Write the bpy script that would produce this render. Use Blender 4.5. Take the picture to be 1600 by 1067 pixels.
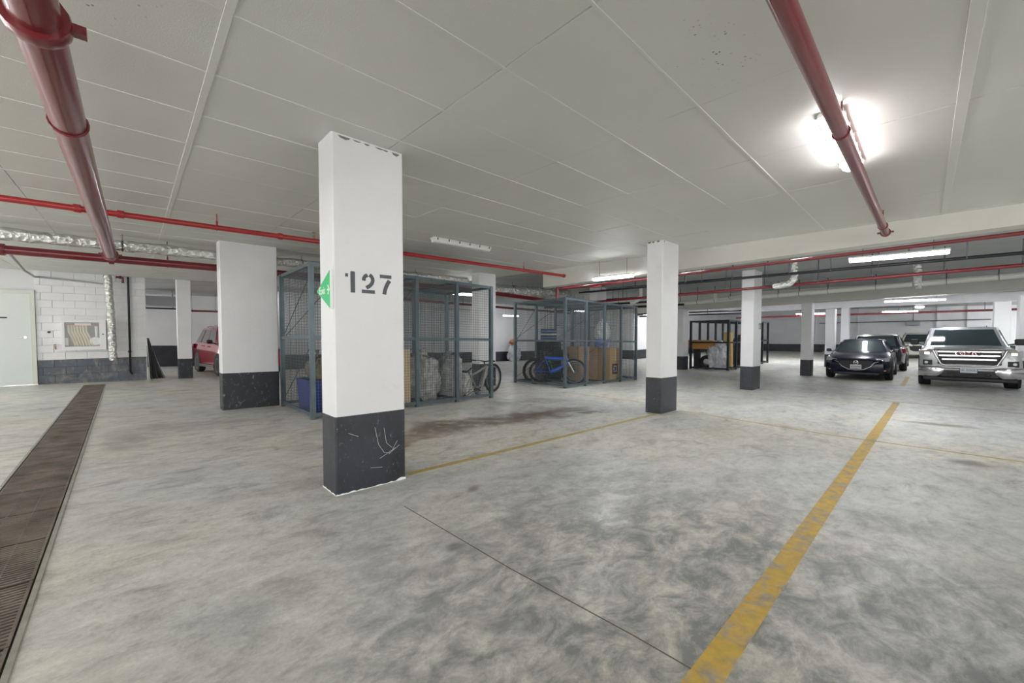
import bpy, math, random
from mathutils import Vector, Matrix, noise
R = math.radians
rnd = random.Random(7)
S = bpy.context.scene
for o in list(bpy.data.objects): bpy.data.objects.remove(o)
C = S.collection

# ------------------------------------------------------------------ camera, world, exposure
cam_d = bpy.data.cameras.new('camera'); cam = bpy.data.objects.new('camera', cam_d); C.objects.link(cam)
cam.location = (0, 0, 1.4); cam.rotation_euler = (R(90 - 1.903), 0, R(46.255 - 90))
cam_d.sensor_width = 36; cam_d.lens = 36 * 617 / 1600; cam_d.clip_start = .05; cam_d.clip_end = 200
S.camera = cam
W = bpy.data.worlds.new('world'); S.world = W; W.use_nodes = True
W.node_tree.nodes['Background'].inputs[0].default_value = (1.0, .99, .96, 1)
W.node_tree.nodes['Background'].inputs[1].default_value = 1.05
S.view_settings.view_transform = 'Standard'; S.view_settings.look = 'None'
S.view_settings.gamma = 1; S.view_settings.use_curve_mapping = False
S.view_settings.exposure = 2.05
LAMP = 9.0          # emission strength of the fluorescent tubes

# ------------------------------------------------------------------ ground shape
def gx(x):
    if x < 18: return x
    if x < 22: return x - (x - 18) ** 2 / 8
    return 20.0
def fz(x, y): return .185 - .0298 * gx(x) - .0204 * y
CEIL = 2.9

# ------------------------------------------------------------------ materials
MATS = {}
def nt(name):
    m = bpy.data.materials.new(name); m.use_nodes = True
    t = m.node_tree; return m, t, t.nodes['Principled BSDF']
def c4(c): return (c[0], c[1], c[2], 1)
def mat(name, col, rough=.6, metal=0, var=.0, scale=6, bump=0, bscale=40, emit=None, es=0, spec=None, trans=0, alpha=1, coat=0):
    if name in MATS: return MATS[name]
    m, t, b = nt(name)
    b.inputs['Base Color'].default_value = c4(col)
    b.inputs['Roughness'].default_value = rough; b.inputs['Metallic'].default_value = metal
    if spec is not None: b.inputs['Specular IOR Level'].default_value = spec
    if trans: b.inputs['Transmission Weight'].default_value = trans
    if alpha < 1: b.inputs['Alpha'].default_value = alpha
    if coat: b.inputs['Coat Weight'].default_value = coat; b.inputs['Coat Roughness'].default_value = .08
    if emit: b.inputs['Emission Color'].default_value = c4(emit); b.inputs['Emission Strength'].default_value = es
    if var or bump:
        tc = t.nodes.new('ShaderNodeNewGeometry')
    if var:
        n = t.nodes.new('ShaderNodeTexNoise'); n.inputs['Scale'].default_value = scale; n.inputs['Detail'].default_value = 6
        t.links.new(tc.outputs['Position'], n.inputs['Vector'])
        r = t.nodes.new('ShaderNodeValToRGB'); e = r.color_ramp.elements
        e[0].position = .3; e[1].position = .7
        e[0].color = c4([max(0, v * (1 - var)) for v in col]); e[1].color = c4([min(1, v * (1 + var)) for v in col])
        t.links.new(n.outputs['Fac'], r.inputs[0]); t.links.new(r.outputs[0], b.inputs['Base Color'])
    if bump:
        n2 = t.nodes.new('ShaderNodeTexNoise'); n2.inputs['Scale'].default_value = bscale; n2.inputs['Detail'].default_value = 4
        t.links.new(tc.outputs['Position'], n2.inputs['Vector'])
        bp = t.nodes.new('ShaderNodeBump'); bp.inputs['Strength'].default_value = bump; bp.inputs['Distance'].default_value = .02
        t.links.new(n2.outputs['Fac'], bp.inputs['Height']); t.links.new(bp.outputs[0], b.inputs['Normal'])
    MATS[name] = m
    return m

class NB:
    """small node helper"""
    def __init__(s, t): s.t = t; s.L = t.links
    def node(s, k, **kw):
        n = s.t.nodes.new(k)
        for a, v in kw.items(): setattr(n, a, v)
        return n
    def pos(s):
        return s.node('ShaderNodeNewGeometry').outputs['Position']
    def mapping(s, v, scale=(1, 1, 1), rot=(0, 0, 0), loc=(0, 0, 0)):
        m = s.node('ShaderNodeMapping'); m.inputs['Scale'].default_value = scale; m.inputs['Rotation'].default_value = rot; m.inputs['Location'].default_value = loc
        s.L.new(v, m.inputs['Vector']); return m.outputs[0]
    def noise(s, v, scale, detail=6, rough=.55, dist=0):
        n = s.node('ShaderNodeTexNoise'); n.inputs['Scale'].default_value = scale; n.inputs['Detail'].default_value = detail
        n.inputs['Roughness'].default_value = rough; n.inputs['Distortion'].default_value = dist
        s.L.new(v, n.inputs['Vector']); return n.outputs['Fac']
    def ramp(s, f, stops):
        r = s.node('ShaderNodeValToRGB'); e = r.color_ramp.elements
        while len(e) < len(stops): e.new(.5)
        for i, (p, c) in enumerate(stops):
            e[i].position = p; e[i].color = c4(c) if isinstance(c, (tuple, list)) else (c, c, c, 1)
        s.L.new(f, r.inputs[0]); return r.outputs[0]
    def mix(s, fac, a, b, mode='MIX'):
        m = s.node('ShaderNodeMix', data_type='RGBA', blend_type=mode)
        for sock, v in ((m.inputs[0], fac), (m.inputs[6], a), (m.inputs[7], b)):
            if hasattr(v, 'is_linked') or hasattr(v, 'links'): s.L.new(v, sock)
            elif isinstance(v, (int, float)): sock.default_value = v if sock.type == 'VALUE' else (v, v, v, 1)
            else: sock.default_value = c4(v)
        return m.outputs[2]
    def math(s, op, a, b=0.0, clamp=False):
        m = s.node('ShaderNodeMath', operation=op, use_clamp=clamp)
        for sock, v in ((m.inputs[0], a), (m.inputs[1], b)):
            if isinstance(v, (int, float)): sock.default_value = v
            else: s.L.new(v, sock)
        return m.outputs[0]
    def blob(s, v, cx, cy, rx, ry, rot=0):
        """soft ellipse on the floor: 1 in the middle, 0 outside; v = position, perturbed"""
        m = s.node('ShaderNodeMapping', vector_type='TEXTURE'); m.inputs['Location'].default_value = (cx, cy, 0)
        m.inputs['Rotation'].default_value = (0, 0, rot); m.inputs['Scale'].default_value = (rx, ry, 1000)
        s.L.new(v, m.inputs['Vector'])
        l = s.node('ShaderNodeVectorMath', operation='LENGTH'); s.L.new(m.outputs[0], l.inputs[0])
        mr = s.node('ShaderNodeMapRange', interpolation_type='SMOOTHSTEP')
        mr.inputs[1].default_value = 1; mr.inputs[2].default_value = .25; mr.inputs[3].default_value = 0; mr.inputs[4].default_value = 1
        s.L.new(l.outputs['Value'], mr.inputs[0]); return mr.outputs[0]

def floor_material():
    m, t, b = nt('worn_concrete_floor'); n = NB(t); p = n.pos()
    wob = n.node('ShaderNodeTexNoise'); wob.inputs['Scale'].default_value = 1.7; wob.inputs['Detail'].default_value = 5
    n.L.new(p, wob.inputs['Vector'])
    sub = n.node('ShaderNodeVectorMath', operation='SUBTRACT'); n.L.new(wob.outputs['Color'], sub.inputs[0]); sub.inputs[1].default_value = (.5, .5, .5)
    sc = n.node('ShaderNodeVectorMath', operation='SCALE'); n.L.new(sub.outputs[0], sc.inputs[0]); sc.inputs['Scale'].default_value = 1.3
    ad = n.node('ShaderNodeVectorMath', operation='ADD'); n.L.new(p, ad.inputs[0]); n.L.new(sc.outputs[0], ad.inputs[1]); q = ad.outputs[0]
    big = n.noise(p, .35, 3)
    base = n.ramp(big, [(.35, (.74, .70, .61)), (.50, (.70, .685, .63)), (.62, (.66, .665, .65))])
    # trowel mottling
    mot = n.noise(n.mapping(p, (1, 1.7, 1), (0, 0, .6)), 2.4, 11, .70, .7)
    col = n.mix(1.0, base, n.ramp(mot, [(.33, .64), (.44, .92), (.54, 1.04), (.70, 1.16)]), 'MULTIPLY')
    fine = n.noise(n.mapping(p, (1, 1.5, 1), (0, 0, .5)), 9, 9, .75, .4)
    col = n.mix(1.0, col, n.ramp(fine, [(.32, .72), (.48, .99), (.66, 1.12)]), 'MULTIPLY')
    grit = n.noise(p, 60, 4, .7)
    col = n.mix(1.0, col, n.ramp(grit, [(.3, .88), (.7, 1.06)]), 'MULTIPLY')
    # darker, blue-grey trowelled slab close to the photographer
    sp = n.noise(n.mapping(p, (1, 1.5, 1), (0, 0, .8)), 4.6, 10, .72, .5)
    near = n.math('MULTIPLY', n.blob(q, 1.6, .4, 3.4, 2.9, .8), n.ramp(sp, [(.40, 1.0), (.60, .15)]))
    col = n.mix(n.math('MULTIPLY', near, .85), col, (.185, .195, .20))
    # tyre dust and oil stains, each at its own place
    for (cx, cy, rx, ry, rot, k, cc) in [
        (3.9, 4.6, 2.9, .55, -.05, .95, (.20, .155, .115)), (5.2, 4.5, 1.2, .4, -.1, .8, (.17, .13, .10)), (2.2, 4.25, .8, .35, 0, .8, (.27, .16, .09)),
        (5.9, 3.9, .5, .13, -.6, .8, (.12, .10, .085)), (5.8, 4.2, .5, .1, -.6, .7, (.15, .13, .11)), (6.0, 5.6, 1.5, .4, -.5, .5, (.22, .19, .15)),
        (-.1, 6.6, .35, .9, .1, .45, (.22, .20, .16)), (.6, 7.2, 1.2, .5, -.2, .45, (.27, .25, .21)), (.9, 3.6, .7, .3, .3, .35, (.26, .23, .18)),
        (1.35, 1.9, .10, .07, 0, .7, (.12, .12, .11)), (2.0, 2.55, .12, .06, .4, .7, (.16, .14, .11)), (4.6, 2.3, .2, .08, .5, .45, (.2, .19, .17)),
        (8.9, -.15, .22, .55, .15, .7, (.16, .14, .11)), (6.2, -.35, .22, .22, 0, .7, (.14, .11, .085)), (9.5, 1.7, .25, .5, 0, .3, (.3, .22, .17)),
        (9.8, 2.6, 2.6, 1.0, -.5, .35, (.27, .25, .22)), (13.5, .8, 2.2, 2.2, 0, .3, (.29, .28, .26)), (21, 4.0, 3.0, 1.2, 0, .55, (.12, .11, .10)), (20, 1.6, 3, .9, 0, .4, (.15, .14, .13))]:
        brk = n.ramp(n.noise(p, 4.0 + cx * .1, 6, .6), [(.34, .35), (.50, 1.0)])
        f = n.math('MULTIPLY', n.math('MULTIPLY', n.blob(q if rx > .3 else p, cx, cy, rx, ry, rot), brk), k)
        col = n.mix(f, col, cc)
    # pale scuffs
    for (cx, cy, rx, ry, rot, k) in [(3.6, 1.3, .8, .5, .5, .35), (7.7, .4, .8, .5, 0, .35), (2.3, 1.9, .5, .3, .6, .25), (8.6, 5.3, 1.4, .5, -.4, .25)]:
        f = n.math('MULTIPLY', n.blob(q, cx, cy, rx, ry, rot), n.ramp(n.noise(p, 7, 7, .65), [(.45, 0.0), (.65, 1.0)]))
        col = n.mix(n.math('MULTIPLY', f, k * 1.5), col, (.66, .65, .63))
    n.L.new(col, b.inputs['Base Color'])
    n.L.new(n.ramp(n.noise(p, 2.3, 7, .6), [(.35, .28), (.65, .52)]), b.inputs['Roughness'])
    bp = n.node('ShaderNodeBump'); bp.inputs['Strength'].default_value = .25; bp.inputs['Distance'].default_value = .01
    n.L.new(n.noise(p, 24, 6, .6), bp.inputs['Height']); n.L.new(bp.outputs[0], b.inputs['Normal'])
    return m

def scuffed(name, col, scuff, thr=(.62, .70), scale=9, rough=.5, dirt=.16):
    """painted concrete with scrapes where the paint has gone"""
    m, t, b = nt(name); n = NB(t); p = n.pos()
    f = n.ramp(n.noise(n.mapping(p, (1, 1, .75)), scale, 9, .72, .8), [(thr[0], 0.0), (thr[1], 1.0)])
    c = n.mix(1.0, col, n.ramp(n.noise(p, 3, 4), [(.3, 1 - dirt), (.7, 1 + dirt)]), 'MULTIPLY')
    c = n.mix(f, c, scuff); n.L.new(c, b.inputs['Base Color']); b.inputs['Roughness'].default_value = rough
    bp = n.node('ShaderNodeBump'); bp.inputs['Strength'].default_value = .2; bp.inputs['Distance'].default_value = .01
    n.L.new(n.noise(p, 35, 4), bp.inputs['Height']); n.L.new(bp.outputs[0], b.inputs['Normal'])
    MATS[name] = m; return m

def panel_material():
    m, t, b = nt('ceiling_board'); n = NB(t); p = n.pos()
    c = n.ramp(n.noise(p, 1.2, 4), [(.3, (.64, .64, .60)), (.7, (.68, .68, .64))])
    # pin-hole mould specks in two places
    v = n.node('ShaderNodeTexVoronoi'); v.inputs['Scale'].default_value = 34; n.L.new(p, v.inputs['Vector'])
    dots = n.math('LESS_THAN', v.outputs['Distance'], .22)
    reg = n.math('MAXIMUM', n.blob(p, 2.35, .86, .5, .28), n.blob(p, -.25, 2.6, .55, .35))
    reg = n.math('MULTIPLY', reg, n.ramp(n.noise(p, 9, 3), [(.52, 0.0), (.6, 1.0)]))
    c = n.mix(n.math('MULTIPLY', n.math('MULTIPLY', dots, reg), .8), c, (.12, .12, .10))
    n.L.new(c, b.inputs['Base Color']); b.inputs['Roughness'].default_value = .55
    bp = n.node('ShaderNodeBump'); bp.inputs['Strength'].default_value = .35; bp.inputs['Distance'].default_value = .004
    n.L.new(n.noise(p, 120, 3), bp.inputs['Height']); n.L.new(bp.outputs[0], b.inputs['Normal'])
    return m

def line_paint(name, col, wear):
    m, t, b = nt(name); n = NB(t); p = n.pos()
    f = n.ramp(n.noise(n.mapping(p, (1, 1.4, 1), (0, 0, .7)), 5.0, 9, .66, 1.2), [(wear, 0.0), (wear + .16, 1.0)])
    c = n.mix(f, col, (.40, .34, .26)); c = n.mix(1.0, c, n.ramp(n.noise(p, 18, 5), [(.3, .82), (.7, 1.08)]), 'MULTIPLY')
    n.L.new(c, b.inputs['Base Color']); b.inputs['Roughness'].default_value = .5
    return m

def foil_material():
    m, t, b = nt('crinkled_foil'); n = NB(t); p = n.pos()
    b.inputs['Metallic'].default_value = .85; b.inputs['Roughness'].default_value = .22
    b.inputs['Base Color'].default_value = (.72, .73, .70, 1)
    v = n.node('ShaderNodeTexVoronoi'); v.inputs['Scale'].default_value = 16; n.L.new(p, v.inputs['Vector'])
    bp = n.node('ShaderNodeBump'); bp.inputs['Strength'].default_value = .9; bp.inputs['Distance'].default_value = .03
    h = n.math('ADD', n.noise(p, 13, 5, .7, 1.0), v.outputs['Distance'])
    n.L.new(h, bp.inputs['Height']); n.L.new(bp.outputs[0], b.inputs['Normal']); return m

FLOOR = floor_material(); PANEL = panel_material(); FOIL = foil_material()
WHITE = scuffed('white_column_paint', (.75, .75, .765), (.69, .685, .67), (.62, .78), 4, .45, .025)
BLACK = scuffed('charcoal_base_paint', (.028, .031, .040), (.24, .24, .26), (.60, .70), 32, .4, .35)
BLACKW = scuffed('worn_charcoal_base_paint', (.026, .029, .036), (.34, .34, .35), (.58, .70), 17, .5)
GREYBAND = scuffed('faded_grey_base_paint', (.11, .125, .15), (.27, .25, .22), (.50, .66), 3, .6)
WALLW = mat('white_block_paint', (.80, .80, .82), .55, var=.04, scale=3, bump=.25, bscale=60)
WALLG = mat('grey_white_wall', (.80, .80, .82), .6, var=.05, scale=1)
MORT = mat('painted_mortar', (.72, .72, .74), .7); MORTG = mat('dark_mortar', (.09, .10, .11), .8)
SLAB = mat('grey_slab_concrete', (.42, .44, .44), .8, var=.10, scale=1.5, bump=.2)
BEAM = mat('cream_beam_paint', (.62, .61, .565), .6, var=.04, scale=2)
BATTEN = mat('batten_white', (.68, .68, .645), .55)
RED = mat('red_pipe_paint', (.17, .010, .015), .3, coat=.5, var=.08, scale=5)
REDB = mat('bright_red_pipe_paint', (.36, .017, .018), .35, coat=.3)
STEELP = mat('dark_steel_pipe', (.03, .03, .035), .4, .6)
PVC = mat('white_pvc', (.72, .72, .68), .4)
ROD = mat('rod_steel', (.10, .10, .11), .45, .7)
CAGE = mat('cage_blue_grey_steel', (.12, .155, .175), .38, .55, var=.15, scale=4)
WIRE = mat('cage_wire_steel', (.13, .15, .16), .45, .5)
YEL = line_paint('worn_yellow_paint', (.68, .44, .07), .47); YEL2 = line_paint('faded_yellow_paint', (.60, .45, .16), .50)
STENCIL = mat('grey_stencil_paint', (.10, .105, .12), .7, var=.12, scale=30)
GREEN = mat('exit_sign_green', (.03, .50, .17), .45); SIGNW = mat('sign_white', (.88, .90, .88), .5)
LIT = mat('fluorescent_diffuser_lit', (.9, .9, .9), .5, emit=(.96, .98, 1.0), es=LAMP)
LIT_ADDED = mat('added_light_diffuser_bright', (.9, .9, .9), .5, emit=(.96, .98, 1.0), es=LAMP * 3.6)  # stronger glow, only for the unseen lights added in the far bays
UNLIT = mat('diffuser_unlit', (.74, .74, .71), .3); HOUS = mat('fixture_housing', (.68, .68, .66), .45)
RUST = mat('rusty_grate_iron', (.20, .165, .135), .6, .4, var=.4, scale=5, bump=.3)
RAILM = mat('drain_rail_steel', (.42, .40, .35), .5, .4, var=.2, scale=8)
PIT = mat('drain_pit', (.02, .018, .015), .9)
CARD = mat('cardboard', (.46, .31, .18), .8, var=.08, scale=4); CARD2 = mat('pale_plywood', (.62, .50, .34), .7, var=.08, scale=6)
ORANGE = mat('orange_brown_box', (.48, .22, .06), .7); TAPE = mat('packing_tape', (.62, .52, .34), .3)
BLK = mat('black_plastic', (.015, .015, .017), .45); RUB = mat('tyre_rubber', (.018, .018, .019), .75); DRK = mat('matte_dark', (.03, .03, .032), .8)
CHROME = mat('chrome', (.80, .80, .82), .14, 1.0); SILV = mat('silver_car_paint', (.62, .63, .66), .28, .35, coat=.6)
NAVY = mat('navy_car_paint', (.006, .008, .034), .25, 0, coat=.25, spec=.35); BLKP = mat('black_car_paint', (.012, .011, .016), .22, 0, coat=.4, spec=.4)
REDP = mat('red_car_paint', (.42, .015, .03), .22, .3, coat=1); WHTP = mat('white_car_paint', (.78, .76, .66), .25, coat=.6)
GLASS = mat('tinted_car_glass', (.035, .055, .060), .06, 0, coat=.5); LENS = mat('lamp_lens', (.72, .75, .78), .12, .3); TAIL = mat('tail_lamp_red', (.32, .01, .02), .2)
ALLOY = mat('alloy_wheel', (.36, .36, .38), .3, .8); AMBER = mat('amber_lens', (.75, .36, .06), .3); REDLET = mat('red_badge_letters', (.45, .02, .03), .3)
BAGC = mat('clear_grey_plastic_bag', (.46, .46, .45), .22, var=.35, scale=9, bump=1.0, bscale=22); BAGW = mat('white_plastic_bag', (.80, .80, .81), .4, bump=.6, bscale=18)
BAGG = mat('silver_grey_bag', (.60, .62, .66), .35, var=.25, scale=5, bump=.8, bscale=9)
BLUEB = mat('blue_plastic_bin', (.025, .05, .26), .4); BLUEF = mat('blue_frame_paint', (.02, .10, .62), .3, coat=.5); GRNF = mat('green_frame_paint', (.03, .32, .07), .3)
BLUEP = mat('light_blue_cloth', (.22, .35, .72), .7); GREYF = mat('grey_frame_paint', (.30, .30, .30), .35, .3); OLIVE = mat('olive_bag', (.12, .12, .07), .8)
DOORM = mat('pale_green_grey_door', (.66, .70, .67), .4, var=.03, scale=2); FRAMEM = mat('door_frame_paint', (.64, .66, .60), .45)
CABW = mat('cabinet_white', (.80, .80, .80), .35); HOSE = mat('canvas_hose', (.62, .55, .38), .8); CABG = mat('cabinet_interior', (.20, .20, .20), .6)
PANE = mat('clear_pane', (1, 1, 1), .03, alpha=.14); BRASS = mat('old_brass', (.35, .22, .10), .4, .7); JOINT = mat('saw_cut_joint', (.17, .14, .11), .9)
PINKS = mat('instruction_label', (.85, .70, .68), .6); GREYMAT = mat('grey_sheet', (.30, .30, .31), .5); LBLK = mat('label_black', (.03, .03, .03), .6)
PAPER = mat('paper_grey', (.74, .74, .76), .7); PLATEM = mat('licence_plate_white', (.74, .77, .82), .4); PLATEB = mat('plate_blue_ink', (.16, .20, .32), .6)

# ------------------------------------------------------------------ mesh builder
class MB:
    def __init__(s): s.v = []; s.f = []
    def add(s, vs, fs):
        k = len(s.v); s.v += [tuple(v) for v in vs]; s.f += [tuple(i + k for i in f) for f in fs]; return s
    def box(s, x0, x1, y0, y1, z0, z1):
        return s.hexa([(x0, y0, z0), (x1, y0, z0), (x1, y1, z0), (x0, y1, z0), (x0, y0, z1), (x1, y0, z1), (x1, y1, z1), (x0, y1, z1)])
    def hexa(s, p):
        return s.add(p, [(3, 2, 1, 0), (4, 5, 6, 7), (0, 1, 5, 4), (1, 2, 6, 5), (2, 3, 7, 6), (3, 0, 4, 7)])
    def cham(s, x0, x1, y0, y1, z0, z1, c=.01):
        """box with chamfered vertical and horizontal edges"""
        vs = []
        for z, d in ((z0, c), (z0 + c, 0), (z1 - c, 0), (z1, c)):
            for (ax, ay) in ((x0 + d + c * (d == 0), y0 + d), (x1 - d - c * (d == 0), y0 + d), (x1 - d, y0 + d + c * (d == 0)), (x1 - d, y1 - d - c * (d == 0)),
                             (x1 - d - c * (d == 0), y1 - d), (x0 + d + c * (d == 0), y1 - d), (x0 + d, y1 - d - c * (d == 0)), (x0 + d, y0 + d + c * (d == 0))):
                vs.append((ax, ay, z))
        fs = [tuple(range(7, -1, -1)), tuple(range(24, 32))]
        for r in range(3):
            for i in range(8):
                j = (i + 1) % 8; fs.append((r * 8 + i, r * 8 + j, r * 8 + 8 + j, r * 8 + 8 + i))
        return s.add(vs, fs)
    def tube(s, p0, p1, r, n=8, caps=True, r1=None):
        return s.path([p0, p1], r, n, caps, [r, r if r1 is None else r1])
    def path(s, pts, r, n=8, caps=True, rad=None):
        pts = [Vector(p) for p in pts]; m = len(pts); vs = []; up = None
        for i, p in enumerate(pts):
            d = (pts[min(i + 1, m - 1)] - pts[max(i - 1, 0)]).normalized()
            if up is None:
                up = Vector((0, 0, 1)) if abs(d.z) < .9 else Vector((1, 0, 0))
            a = d.cross(up).normalized(); b = a.cross(d).normalized(); up = b
            rr = rad[i] if rad else r
            for k in range(n):
                t = 2 * math.pi * (k + .5) / n; vs.append(p + a * (rr * math.cos(t)) + b * (rr * math.sin(t)))
        fs = []
        for i in range(m - 1):
            for k in range(n):
                j = (k + 1) % n; fs.append((i * n + k, i * n + j, (i + 1) * n + j, (i + 1) * n + k))
        if caps: fs += [tuple(range(n - 1, -1, -1)), tuple(range((m - 1) * n, m * n))]
        return s.add(vs, fs)
    def ring(s, c, axis, R_, r, n=28, k=8):
        """torus"""
        c = Vector(c); ax = Vector(axis).normalized(); u = ax.orthogonal().normalized(); w = ax.cross(u); vs = []; fs = []
        for i in range(n):
            t = 2 * math.pi * i / n; d = u * math.cos(t) + w * math.sin(t)
            for j in range(k):
                q = 2 * math.pi * j / k; vs.append(c + d * (R_ + r * math.cos(q)) + ax * (r * math.sin(q)))
        for i in range(n):
            for j in range(k):
                i2 = (i + 1) % n; j2 = (j + 1) % k; fs.append((i * k + j, i2 * k + j, i2 * k + j2, i * k + j2))
        return s.add(vs, fs)
    def lathe(s, c, axis, prof, n=24):
        """prof: (radius, distance along axis)"""
        c = Vector(c); ax = Vector(axis).normalized(); u = ax.orthogonal().normalized(); w = ax.cross(u); vs = []; fs = []; m = len(prof)
        for i in range(n):
            t = 2 * math.pi * i / n; d = u * math.cos(t) + w * math.sin(t)
            for (r, h) in prof: vs.append(c + d * r + ax * h)
        for i in range(n):
            i2 = (i + 1) % n
            for j in range(m - 1): fs.append((i * m + j, i * m + j + 1, i2 * m + j + 1, i2 * m + j))
        return s.add(vs, fs)
    def prism(s, poly, o, u, v, d):
        """2-D polygon in the plane (o,u,v) extruded by the vector d"""
        o = Vector(o); u = Vector(u); v = Vector(v); d = Vector(d); n = len(poly)
        a = [o + u * x + v * y for x, y in poly]; b = [p + d for p in a]
        fs = [tuple(range(n)), tuple(range(2 * n - 1, n - 1, -1))] + [(i, n + i, n + (i + 1) % n, (i + 1) % n) for i in range(n)]
        return s.add(a + b, fs)
    def stroke(s, pts, w, o, u, v, d):
        """flat brush stroke along a 2-D polyline"""
        L = []; Rr = []
        for i, p in enumerate(pts):
            a = Vector(pts[max(i - 1, 0)]); b = Vector(pts[min(i + 1, len(pts) - 1)]); t = (b - a).normalized(); nn = Vector((-t.y, t.x))
            L.append((p[0] + nn.x * w / 2, p[1] + nn.y * w / 2)); Rr.append((p[0] - nn.x * w / 2, p[1] - nn.y * w / 2))
        for i in range(len(pts) - 1):
            s.prism([L[i], L[i + 1], Rr[i + 1], Rr[i]], o, u, v, d)
        return s
    def loft(s, secs, cap=True, closed=True):
        n = len(secs[0]); vs = [p for q in secs for p in q]; fs = []
        for i in range(len(secs) - 1):
            for k in range(n if closed else n - 1):
                j = (k + 1) % n; fs.append((i * n + k, i * n + j, (i + 1) * n + j, (i + 1) * n + k))
        if cap: fs += [tuple(range(n - 1, -1, -1)), tuple(range((len(secs) - 1) * n, len(secs) * n))]
        return s.add(vs, fs)
    def lump(s, c, rx, ry, rz, amp=.2, fr=2.0, seed=0, nu=22, nv=14, flat=True):
        vs = []; fs = []; c = Vector(c)
        for i in range(nv + 1):
            th = math.pi * i / nv
            for j in range(nu):
                ph = 2 * math.pi * j / nu; d = Vector((math.sin(th) * math.cos(ph), math.sin(th) * math.sin(ph), math.cos(th)))
                k = 1 + amp * noise.noise(d * fr + Vector((seed * 7.3, seed * 3.1, 0))) + amp * .5 * noise.noise(d * fr * 2.7 + Vector((seed, 9, 2))) + amp * .45 * abs(noise.noise(Vector((d.x * fr * 5, d.y * fr * 5, d.z * fr * 2.2)) + Vector((seed * 2, 4, 8))))
                p = Vector((d.x * rx * k, d.y * ry * k, d.z * rz * k))
                if flat and p.z < -rz * .72: p.z = -rz * .72
                vs.append(c + p)
        for i in range(nv):
            for j in range(nu):
                j2 = (j + 1) % nu; fs.append((i * nu + j, (i + 1) * nu + j, (i + 1) * nu + j2, i * nu + j2))
        return s.add(vs, fs)
    def map(s, f): s.v = [tuple(f(*p)) for p in s.v]; return s
    def mesh(s, name, m, smooth=None):
        me = bpy.data.meshes.new(name); me.from_pydata(s.v, [], s.f); me.materials.append(m); me.update()
        if smooth is not None:
            me.polygons.foreach_set('use_smooth', [True] * len(me.polygons)); me.set_sharp_from_angle(angle=R(smooth))
        return me
    def build(s, name, m, parent=None, smooth=None):
        return link(name, s.mesh(name, m, smooth), parent)
def link(name, me, parent=None):
    o = bpy.data.objects.new(name, me); C.objects.link(o)
    if parent is not None: o.parent = parent
    return o
def tag(o, label, cat, group=None):
    o['label'] = label; o['category'] = cat
    if group: o['group'] = group
    return o
def thing(name, label, cat, loc=(0, 0, 0), rot=(0, 0, 0), group=None):
    o = bpy.data.objects.new(name, None); o.empty_display_size = .2; C.objects.link(o); o.location = loc; o.rotation_euler = rot
    return tag(o, label, cat, group)
def struct(name, mb, m, parent=None, label=None):
    o = mb.build(name, m, parent)
    if parent is None: o['kind'] = 'structure'
    if label: o['label'] = label
    return o
def text_mesh(name, body, size, m, extrude=.004):
    cu = bpy.data.curves.new(name, 'FONT'); cu.body = body; cu.size = size; cu.extrude = extrude; cu.align_x = 'CENTER'; cu.align_y = 'CENTER'; cu.resolution_u = 3
    ob = bpy.data.objects.new(name, cu); C.objects.link(ob); bpy.context.view_layer.update()
    me = bpy.data.meshes.new_from_object(ob.evaluated_get(bpy.context.evaluated_depsgraph_get()))
    bpy.data.objects.remove(ob); me.materials.clear(); me.materials.append(m); return me
def onfloor_rot(x, y, rz):
    """rotation that stands a thing square on the sloping floor"""
    e = .5; nx = -(fz(x + e, y) - fz(x - e, y)) / (2 * e); ny = -(fz(x, y + e) - fz(x, y - e)) / (2 * e)
    q = Vector((0, 0, 1)).rotation_difference(Vector((nx, ny, 1)).normalized())
    return (q.to_matrix() @ Matrix.Rotation(rz, 3, 'Z')).to_euler()
def rel(x0, y0):
    """local shear that follows the floor from (x0, y0)"""
    z0 = fz(x0, y0)
    return lambda x, y, z: (x, y, z + fz(x0 + x, y0 + y) - z0)

# ------------------------------------------------------------------ the shell
XS = [-8, 0, 8, 14, 17, 18, 19, 20, 21, 22, 24, 30, 42]; YS = [-10, -2, 4, 10, 16, 25]
fb = MB(); nx = len(XS)
fb.add([(x, y, fz(x, y)) for y in YS for x in XS] + [(x, y, -1.6) for y in (YS[0], YS[-1]) for x in (XS[0], XS[-1])],
       [(j * nx + i, j * nx + i + 1, (j + 1) * nx + i + 1, (j + 1) * nx + i) for j in range(len(YS) - 1) for i in range(nx - 1)])
floor = fb.build('floor', FLOOR, smooth=60); floor['kind'] = 'structure'
floor['label'] = 'worn grey concrete garage floor with stains'
def strip(name, pts, w, m, lift=.0015):
    """paint or joint lying on the floor along a polyline"""
    mb = MB(); sec = []
    for i, (x, y) in enumerate(pts):
        a = Vector(pts[max(i - 1, 0)]); b = Vector(pts[min(i + 1, len(pts) - 1)]); t = (b - a).normalized(); n = Vector((-t.y, t.x)) * w / 2
        q = [(x + n.x, y + n.y), (x - n.x, y - n.y)]
        sec.append([(q[0][0], q[0][1], fz(*q[0]) - .002), (q[1][0], q[1][1], fz(*q[1]) - .002), (q[1][0], q[1][1], fz(*q[1]) + lift), (q[0][0], q[0][1], fz(*q[0]) + lift)])
    mb.loft(sec)
    return mb.build(name, m, floor)
def seg(a, b, n=14): return [(a[0] + (b[0] - a[0]) * i / n, a[1] + (b[1] - a[1]) * i / n) for i in range(n + 1)]
strip('yellow_line', seg((1.15, .525), (11.7, .375), 20), .105, YEL, .002)['label'] = 'bold worn yellow bay line running away at the right'
strip('yellow_line', seg((1.78, 3.24), (6.45, 3.16)), .075, YEL2, .002)['label'] = 'faint yellow line between the two numbered columns'
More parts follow.
